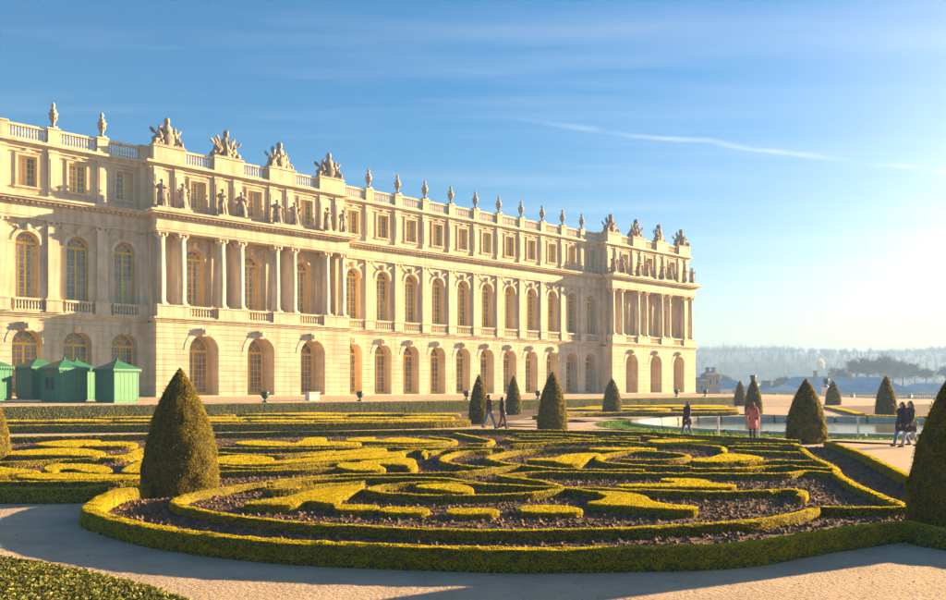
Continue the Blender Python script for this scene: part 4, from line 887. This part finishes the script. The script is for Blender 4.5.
# ================================================================ BASIN
BC = np.array([22.0, 50.0]); BR = 12.0
def disc(r0, r1, z, c0=BC, c1=BC, n=96):
    a = np.arange(n) / n * 2 * np.pi
    A = np.stack([c0[0] + r0 * np.cos(a), c0[1] + r0 * np.sin(a), np.full(n, z)], 1); B = np.stack([c1[0] + r1 * np.cos(a), c1[1] + r1 * np.sin(a), np.full(n, z)], 1)
    i = np.arange(n); j = (i + 1) % n; return np.concatenate([A, B]), np.stack([i, i + n, j + n, j], 1)
v, f = disc(BR + .5, BR + 1.9, .012, BC, BC + np.array([-.85, -.55])); tag(use('lawn', fast_mesh('lawn', v, f, [m_lawn])), kind='structure')
def lawn_blades():
    N_ = 26000; a = rng.random(N_) * 6.283; ou = BR + 1.9; r = BR + .55 + rng.random(N_) * 2.3
    q = np.stack([BC[0] + r * np.cos(a), BC[1] + r * np.sin(a)], 1); ok = np.hypot(q[:, 0] - BC[0] + .85, q[:, 1] - BC[1] + .55) < ou; q = q[ok]
    P = np.column_stack([q, np.full(len(q), .03)]); v, f = leaf_quads(P, np.tile([0, 0, .6], (len(q), 1)), .045, .5); return fast_mesh('grass', v, f, [m_lawn])
tag(use('grass', lawn_blades()), 'bright green grass ring round the stone basin', 'grass', kind='stuff')
wat = bpy.data.materials.new('basin_water'); wat.use_nodes = True; b_ = wat.node_tree.nodes['Principled BSDF']; b_.inputs['Base Color'].default_value = (.20, .175, .09, 1); b_.inputs['Roughness'].default_value = .1; b_.inputs['Specular IOR Level'].default_value = .06
tn = wat.node_tree.nodes.new('ShaderNodeTexNoise'); tn.inputs['Scale'].default_value = 5; tb_ = wat.node_tree.nodes.new('ShaderNodeBump'); tb_.inputs['Strength'].default_value = .12; tb_.inputs['Distance'].default_value = .05
tcw = wat.node_tree.nodes.new('ShaderNodeTexCoord'); wat.node_tree.links.new(tcw.outputs['Object'], tn.inputs['Vector']); wat.node_tree.links.new(tn.outputs[0], tb_.inputs['Height']); wat.node_tree.links.new(tb_.outputs[0], b_.inputs['Normal'])
a = np.arange(96) / 96 * 2 * np.pi
tag(use('basin_water', fast_mesh('basin_water', np.stack([BC[0] + (BR - .01) * np.cos(a), BC[1] + (BR - .01) * np.sin(a), np.full(96, -.24)], 1), np.arange(96)[None], [wat])), kind='structure')
bs = empty('stone_basin', (BC[0], BC[1], 0)); NS = 36
st_m = MB()
n_ = 4
for k in range(n_):
    t0, t1 = 2 * math.pi / NS * (k / n_) + .002, 2 * math.pi / NS * ((k + 1) / n_) - .002
    if k == 0: t0 += .004
    if k == n_ - 1: t1 -= .004
    pr = [(BR, -.4), (BR, .11), (BR + .06, .16), (BR + .5, .16), (BR + .56, .11), (BR + .56, -.1)]
    for (r0, z0), (r1, z1) in zip(pr, pr[1:]):
        st_m.face([(r0 * math.cos(t0 if k == 0 else t0 - .004), r0 * math.sin(t0 if k == 0 else t0 - .004), z0), (r0 * math.cos(t1), r0 * math.sin(t1), z0), (r1 * math.cos(t1), r1 * math.sin(t1), z1), (r1 * math.cos(t0 if k == 0 else t0 - .004), r1 * math.sin(t0 if k == 0 else t0 - .004), z1)])
KER = st_m.mesh('kerb_stone', m_kerb)
for k in range(NS): use('kerb_stone', KER, bs, rz=2 * math.pi * k / NS)
tag(bs, 'round stone rimmed basin of still water behind the parterre', 'basin')
pm = MB(); pm.lathe([(.07, -.02), (.06, .1), (.05, .85), (.08, .9), (.07, 1.0), (.02, 1.05)], 8); POST = pm.mesh('rope_post', m_white)
for x, y, lab in ((718, 437.5, 'thin white post at the basin between the two lone women'), (758.5, 438, 'thin white post beside the woman in pink'), (858, 438, 'thin post at the basin right of the middle cone')):
    tag(use('rope_post', POST, None, px(x, y), sc=.9), lab, 'post', 'thin posts by the basin')
# ================================================================ BRONZE VASES, BLOCK, PARAPET
vm = MB(); vm.box(-.2, .2, -.2, .2, 0, .1); vm.lathe([(.15, .1), (.07, .2), (.07, .28), (.2, .36), (.27, .55), (.24, .7), (.33, .85), (.3, .87), (.22, .72)], 14)
for s in (-1, 1): vm.cap((s * .26, 0, .5), (s * .38, 0, .62), .035, .03, 6); vm.cap((s * .38, 0, .62), (s * .33, 0, .82), .03, .03, 6)
VASE = vm.mesh('bronze_vase', m_bronze, True)
for u, p, lab in ((15.5, 14.9, 'green bronze vase beside the right hand kiosk'), (24.6, 14.9, 'green bronze vase right of the white block below the near pavilion'), (37.0, 14.9, 'green bronze vase below the middle of the palace wing'), (47.0, 14.9, 'green bronze vase above the slim yew cone'), (74.0, 13.5, 'green bronze vase below the far pavilion'), (80.5, 13.5, 'green bronze vase just right of the palace end')):
    tag(use('bronze_vase', VASE, None, LW(u, p, float(ground_z(u, p)) - .01), ROTZ), lab, 'vase', 'bronze vases along the terrace')
def vase_on_pedestal(x, ybase, Y, lab, lab2, sc):
    X = (x - CX) * Y / F; u, p = UP(X, Y); z = float(ground_z(u, p)); a = MB(); a.box(-.7, .7, -.7, .7, -.1, .3); a.box(-.55, .55, -.55, .55, .3, 1.5); a.box(-.68, .68, -.68, .68, 1.5, 1.7)
    o = a.build('stone_pedestal', m_white, loc=(X, Y, z)); tag(o, lab2, 'pedestal', 'vase pedestals'); o.rotation_euler = (0, 0, ROTZ)
    tag(use('bronze_vase', VASE, None, (X, Y, z + 1.7), ROTZ, sc), lab, 'vase', 'bronze vases along the terrace')
vase_on_pedestal(753, 396, 125, 'large bronze vase showing above the larger of the paired cones', 'pale stone pedestal hidden behind the larger of the paired cones', 1.5)
vase_on_pedestal(826, 396, 150, 'large bronze vase on a pedestal left of the blue roof', 'pale stone pedestal left of the distant yew cone', 1.7)
wb = MB(); wb.box(-.5, .5, -.35, .35, -.05, .62); wb.box(-.56, .56, -.41, .41, .62, .74); o = wb.build('stone_block', m_white, loc=LW(21.3, 12.5, float(ground_z(21, 12.5)))); o.rotation_euler = (0, 0, ROTZ); tag(o, 'pale stone block standing on the terrace below the near pavilion', 'stone block')
par = empty('stone_parapet', LW(169.6, 0, 0), ROTZ); tag(par, 'long balustraded stone parapet closing the terrace on the right', 'parapet')
rows = {}
brow = MB()
for k in range(12): brow.lathe([(.12, .0), (.12, .06), (.06, .14), (.13, .3), (.07, .55), (.11, .62)], 6, (0, -(k + .5) * .42, .2))
BR_ME = brow.mesh('baluster_row', m_kerb)
for k in range(24):
    p0 = -30 + k * 6; z = float(ground_z(169.6, p0 + 3))
    q = MB(); q.box(-.2, .2, -5.2, 0, 0, .2); q.box(-.22, .22, -5.2, 0, .82, 1.02); q.box(-.32, .32, -6, -5.2, 0, 1.1)
    r_ = q.build('parapet_section', m_kerb, par, loc=(0, -p0, z - .02)); b2 = use('baluster_row', BR_ME, r_); b2['kind'] = 'stuff'
# ================================================================ GREEN KIOSKS
def kiosk(x, ybase, w_, lab, door=False, flags=4, hgt=2.45, rot=R(60), Y=63.0, grp='green kiosks'):
    X = (x - CX) * Y / F; u, p = UP(X, Y); z = float(ground_z(u, p)); e = empty('garden_kiosk', (X, Y, z), rot); h = w_ / 2
    b = MB(); b.box(-h, h, -h, h, .12, hgt); b.box(-h + .05, h - .05, -h + .05, h - .05, -.1, .12)
    body = b.build('cabin', m_kiosk, e)
    for s in range(4):
        for c_ in (-1, 1):
            t = MB(); t.box(-.07, .07, -.03, .015, .12, hgt - .02); o = t.build('corner_post', m_kioskroof, e); a = s * math.pi / 2; o.rotation_euler = (0, 0, a)
            o.location = Matrix.Rotation(a, 3, 'Z') @ Vector((c_ * (h - .07), -h - .003, 0))
    for s in (0, 1, 2, 3):                               # vertical boards
        for k in range(5):
            t = MB(); bw = (w_ - .28) / 5; t.box(-bw / 2 + .012, bw / 2 - .012, -.016, .01, .2, hgt - .2); o = t.build('board', m_kiosk, e); a = s * math.pi / 2
            if door and s == 3 and k in (1, 2, 3): bpy.data.objects.remove(o); continue
            o.rotation_euler = (0, 0, a); o.location = Matrix.Rotation(a, 3, 'Z') @ Vector((-h + .14 + bw * (k + .5), -h - .002, 0))
    r_ = MB(); o_ = h + .16
    base = [(-o_, -o_, hgt), (o_, -o_, hgt), (o_, o_, hgt), (-o_, o_, hgt)]; top = [(-.12, -.12, hgt + .62), (.12, -.12, hgt + .62), (.12, .12, hgt + .62), (-.12, .12, hgt + .62)]
    mid = [(-h * .55, -h * .55, hgt + .36), (h * .55, -h * .55, hgt + .36), (h * .55, h * .55, hgt + .36), (-h * .55, h * .55, hgt + .36)]
    for k in range(4):
        k2 = (k + 1) % 4; r_.face([base[k], base[k2], mid[k2], mid[k]]); r_.face([mid[k], mid[k2], top[k2], top[k]])
    r_.face(top); r_.face([(q[0], q[1], hgt) for q in base][::-1]); r_.box(-o_, o_, -o_, o_, hgt - .12, hgt - .002); r_.lathe([(.08, hgt + .62), (.11, hgt + .72), (.03, hgt + .85)], 8)
    rf_ = r_.build('roof', m_kioskroof, e)
    va = MB()
    for k in range(14):
        x_ = -o_ + (k + .5) * 2 * o_ / 14
        for s in (-1, 1):
            va.ell((x_, s * (o_ - .01), hgt - .17), (.065, .02, .07), n=6, m=4); va.ell((s * (o_ - .01), x_, hgt - .17), (.02, .065, .07), n=6, m=4)
    va_o = va.build('valance', m_kioskroof, rf_); va_o['kind'] = 'stuff'
    if door:
        d = MB(); d.box(-h - .03, -h + .01, -.55, .55, .12, 1.95); dd = d.build('door', m_kioskroof, e)
        for s in (-1, 1): g = MB(); g.box(-h - .045, -h - .02, s * .28 - .18, s * .28 + .18, .9, 1.75); g.build('pane', m_dark, dd)
        g = MB(); g.box(-h - .05, -h - .005, -.45, .45, 2.0, 2.22); g.build('notice_board', m_sign, e)
    return tag(e, lab, 'kiosk', grp)
kiosk(117, 406, 2.1, 'green kiosk standing alone right of the kiosk pair')
kiosk(64, 406, 2.2, 'green kiosk with glazed double door and red notice', True, Y=62)
kiosk(37, 406, 2.1, 'green kiosk half hidden behind the one with the glazed door', Y=66)
kiosk(76, 406, 2.0, 'green kiosk behind the glazed one, only its right side showing', Y=65.5, hgt=2.4)
kiosk(-13, 406, 2.3, 'green kiosk cut by the left edge of the photo', Y=62)
# ================================================================ PEOPLE
def cloth(name, col): return mat(name, col, .85, .12, 14, .3, 60)
def person(x, y, H, rz, lab, top, legs, hair, coat_len=.50, stride=.28, hair_len=.0, skirt=0.0, bag=None, arm=.2, nm=0):
    e = empty('person', px(x, y), rz); k = H / 1.75; V = lambda a, b, c: Vector((a, b, c)) * k
    hip = [V(s * .1, 0, .92) for s in (-1, 1)]; fd = [-stride, stride]; knee = [V(s * .1, f_ * .45 - .04, .5) for s, f_ in zip((-1, 1), fd)]; ank = [V(s * .09, f_, .09 + (.05 if f_ > 0 else 0)) for s, f_ in zip((-1, 1), fd)]
    sho = [V(s * .19, 0, 1.43) for s in (-1, 1)]; elb = [V(s * .26, -f_ * arm - .0, 1.14) for s, f_ in zip((-1, 1), fd)]; wr = [V(s * .25, -f_ * arm * 1.6 - .12, .92) for s, f_ in zip((-1, 1), fd)]
    def core(m, g=0.0, lo_=0, arms=True):
        m.cap(V(0, 0, .96), V(0, .01, 1.2), (.145 + g) * k, (.135 + g) * k); m.cap(V(0, .01, 1.2), V(0, 0, 1.36), (.135 + g) * k, (.15 + g) * k); m.cap(sho[0] * .8 + V(0, 0, .28), sho[1] * .8 + V(0, 0, .28), (.085 + g) * k, (.085 + g) * k)
        for s in range(2): m.cap(sho[s], elb[s], (.06 + g) * k, (.048 + g) * k); m.cap(elb[s], wr[s], (.046 + g) * k, (.033 + g) * k)
    def leg(m, g=0.0):
        m.cap(V(-.07, 0, .95), V(.07, 0, .95), (.12 + g) * k, (.12 + g) * k)
        for s in range(2): m.cap(hip[s], knee[s], (.085 + g) * k, (.058 + g) * k); m.cap(knee[s], ank[s], (.058 + g) * k, (.04 + g) * k)
    b = MB(); core(b); leg(b)
    for s in range(2): b.cap(ank[s], ank[s] + V(0, -.13, -.05), .035 * k, .03 * k)
    b.cap(V(0, .01, 1.42), V(0, -.01, 1.58), .055 * k, .05 * k); b.ell(V(0, -.015, 1.645), (.075 * k, .092 * k, .112 * k)); b.cap(V(0, -.03, 1.56), V(0, -.06, 1.575), .05 * k, .035 * k)
    b.cap(V(0, -.105, 1.65), V(0, -.12, 1.625), .011 * k, .016 * k, 6)
    for s in (-1, 1): b.ell(V(s * .076, .005, 1.64), (.012 * k, .02 * k, .03 * k), n=6, m=4); b.ell(V(s * .032, -.098, 1.655), (.014 * k, .01 * k, .009 * k), n=6, m=4)
    b.ell(V(0, -.1, 1.59), (.024 * k, .012 * k, .008 * k), n=6, m=4)
    for s in range(2):
        sg = (-1, 1)[s]; d = (wr[s] - elb[s]).normalized(); pc = wr[s] + d * .06 * k; b.cap(wr[s], wr[s] + d * .085 * k, .03 * k, .034 * k)
        for q in range(4): r0 = pc + d * .03 * k + V(0, .027 - .018 * q, 0); r1 = r0 + d * (.045 - .006 * abs(q - 1.4)) * k; b.cap(r0, r1, .0095 * k, .009 * k, 6); b.cap(r1, r1 + d * .03 * k + V(-sg * .018, 0, 0), .009 * k, .008 * k, 6)
        b.cap(wr[s] + d * .03 * k + V(0, -.03, 0), wr[s] + d * .075 * k + V(-sg * .01, -.055, 0), .011 * k, .009 * k, 6)
    use('body', b.remesh('body', m_skin, .011 * k, 1), e)
    j = MB(); core(j, .022)
    z_ = 1.0 - coat_len + .45
    if coat_len > .55: j.cap(V(0, 0, 1.0), V(0, .0, z_ + .1), .165 * k, .2 * k); j.cap(V(-.07, -stride * .2, .9), V(-.09, -stride * .35, z_), .14 * k, .13 * k); j.cap(V(.07, stride * .2, .9), V(.09, stride * .35, z_), .14 * k, .13 * k)
    else: j.cap(V(-.05, 0, .98), V(.05, 0, .98), .15 * k, .15 * k)
    j.cap(V(0, .04, 1.44), V(0, -.02, 1.47), .085 * k, .08 * k)
    for s in range(2): pass
    use('jacket', j.remesh('jacket', cloth('jacket_cloth', top), .014 * k, 2), e)
    t = MB(); leg(t, .018); use('trousers', t.remesh('trousers', cloth('trouser_cloth', legs), .014 * k, 2), e)
    sc_ = cloth('shoe_leather', (.04, .035, .03))
    for s in range(2): s_ = MB(); s_.cap(ank[s] + V(0, .03, -.045), ank[s] + V(0, -.15, -.055), .045 * k, .04 * k); s_.cap(ank[s] + V(0, .01, -.0), ank[s] + V(0, .0, -.04), .05 * k, .05 * k); use('shoe', s_.remesh('shoe', sc_, .012 * k, 1), e)
    h_ = MB(); h_.ell(V(0, .02, 1.68), (.09 * k, .1 * k, .1 * k)); h_.ell(V(0, .05, 1.64), (.085 * k, .07 * k, .1 * k))
    if hair_len: 
        for q in (-.05, 0, .05): h_.cap(V(q, .07, 1.62), V(q * 1.3, .1, 1.62 - hair_len), .055 * k, .045 * k)
        for s in (-1, 1): h_.cap(V(s * .08, .0, 1.66), V(s * .09, .03, 1.62 - hair_len * .7), .03 * k, .03 * k)
    use('hair', h_.remesh('hair', cloth('hair', hair), .012 * k, 1), e)
    tag(e, lab, 'person')
    if bag:
        g = MB(); g.ell(V(.0, 0, .0), (.06 * k, .11 * k, .12 * k)); me = g.remesh('handbag', cloth('bag_leather', bag[0]), .02, 1)
        st = MB(); st.cap(V(0, -.1, .12), V(-.05, -.02, .5), .01, .01, 6); st.cap(V(0, .1, .12), V(-.05, .02, .5), .01, .01, 6)
        o = use('handbag', me, None, Vector(px(x, y)) + Matrix.Rotation(rz, 3, 'Z') @ V(.31, .03, .92), rz); st.build('strap', cloth('bag_strap', bag[0]), o); tag(o, bag[1], 'bag')
RT, LF = R(90), R(-90)
person(489, 428.5, 1.83, R(110), 'person in dark red brown jacket and blue jeans striding before the slim cone', (.10, .035, .03), (.10, .19, .36), (.05, .035, .025), stride=.32)
person(502.5, 428.5, 1.70, R(100), 'person in black jacket and brown trousers walking beside the one in jeans', (.045, .03, .035), (.10, .05, .045), (.07, .04, .03), hair_len=.18, stride=.18)
person(687, 437.5, 1.58, R(-70), 'person in dark brown coat and blue jeans walking near the basin', (.06, .03, .03), (.08, .15, .28), (.10, .055, .03), coat_len=.72, hair_len=.28, stride=.24)
person(752.5, 438.2, 1.58, R(165), 'person in pink coat standing with back turned by the basin', (.52, .17, .15), (.05, .04, .04), (.22, .11, .05), coat_len=.85, hair_len=.25, stride=.06)
person(902, 446.3, 1.66, R(-80), 'person in dark coat and blue jeans, left one of the couple on the right path', (.035, .04, .055), (.10, .17, .36), (.06, .04, .03), coat_len=.75, hair_len=.15, stride=.27)
person(910, 447.2, 1.70, R(-85), 'person in dark coat and pale trousers, right one of the couple on the right path', (.05, .045, .05), (.40, .38, .42), (.20, .10, .05), coat_len=.78, hair_len=.2, stride=.25, bag=((.30, .20, .13), 'tan handbag at the side of the person in pale trousers'))
# ================================================================ SMOKE AND HAZE
def volume_mat(name, col, dens, aniso=0.0):
    m = bpy.data.materials.new(name); m.use_nodes = True; t = m.node_tree; t.nodes.remove(t.nodes['Principled BSDF'])
    pv = t.nodes.new('ShaderNodeVolumePrincipled'); pv.inputs['Color'].default_value = (*col, 1); pv.inputs['Density'].default_value = dens; pv.inputs['Anisotropy'].default_value = aniso
    t.links.new(pv.outputs[0], t.nodes['Material Output'].inputs['Volume']); return m
sm = MB(); rs = random.Random(5)
for k in range(9): sm.ell((rs.uniform(-.8, .8) - k * .25, rs.uniform(-.5, .5), k * .75), (.8 + .16 * k, .8 + .1 * k, .7 + .06 * k))
sk = sm.remesh('smoke', volume_mat('smoke_volume', (.95, .95, .95), .9), .25, 3)
tag(use('smoke', sk, None, ((824 - CX) * 345 / F, 345, EYE + (HY - 368) * 345 / F), sc=.55), 'small white smoke plume rising above the blue roof', 'smoke', kind='stuff')
hz = MB(); hz.box(-2350, 2950, -280, 2350, -12.5, 84)
tag(hz.build('haze', volume_mat('haze_air', (.34, .56, 1.0), .00075)), 'pale blue haze in the distance', 'haze', kind='stuff')
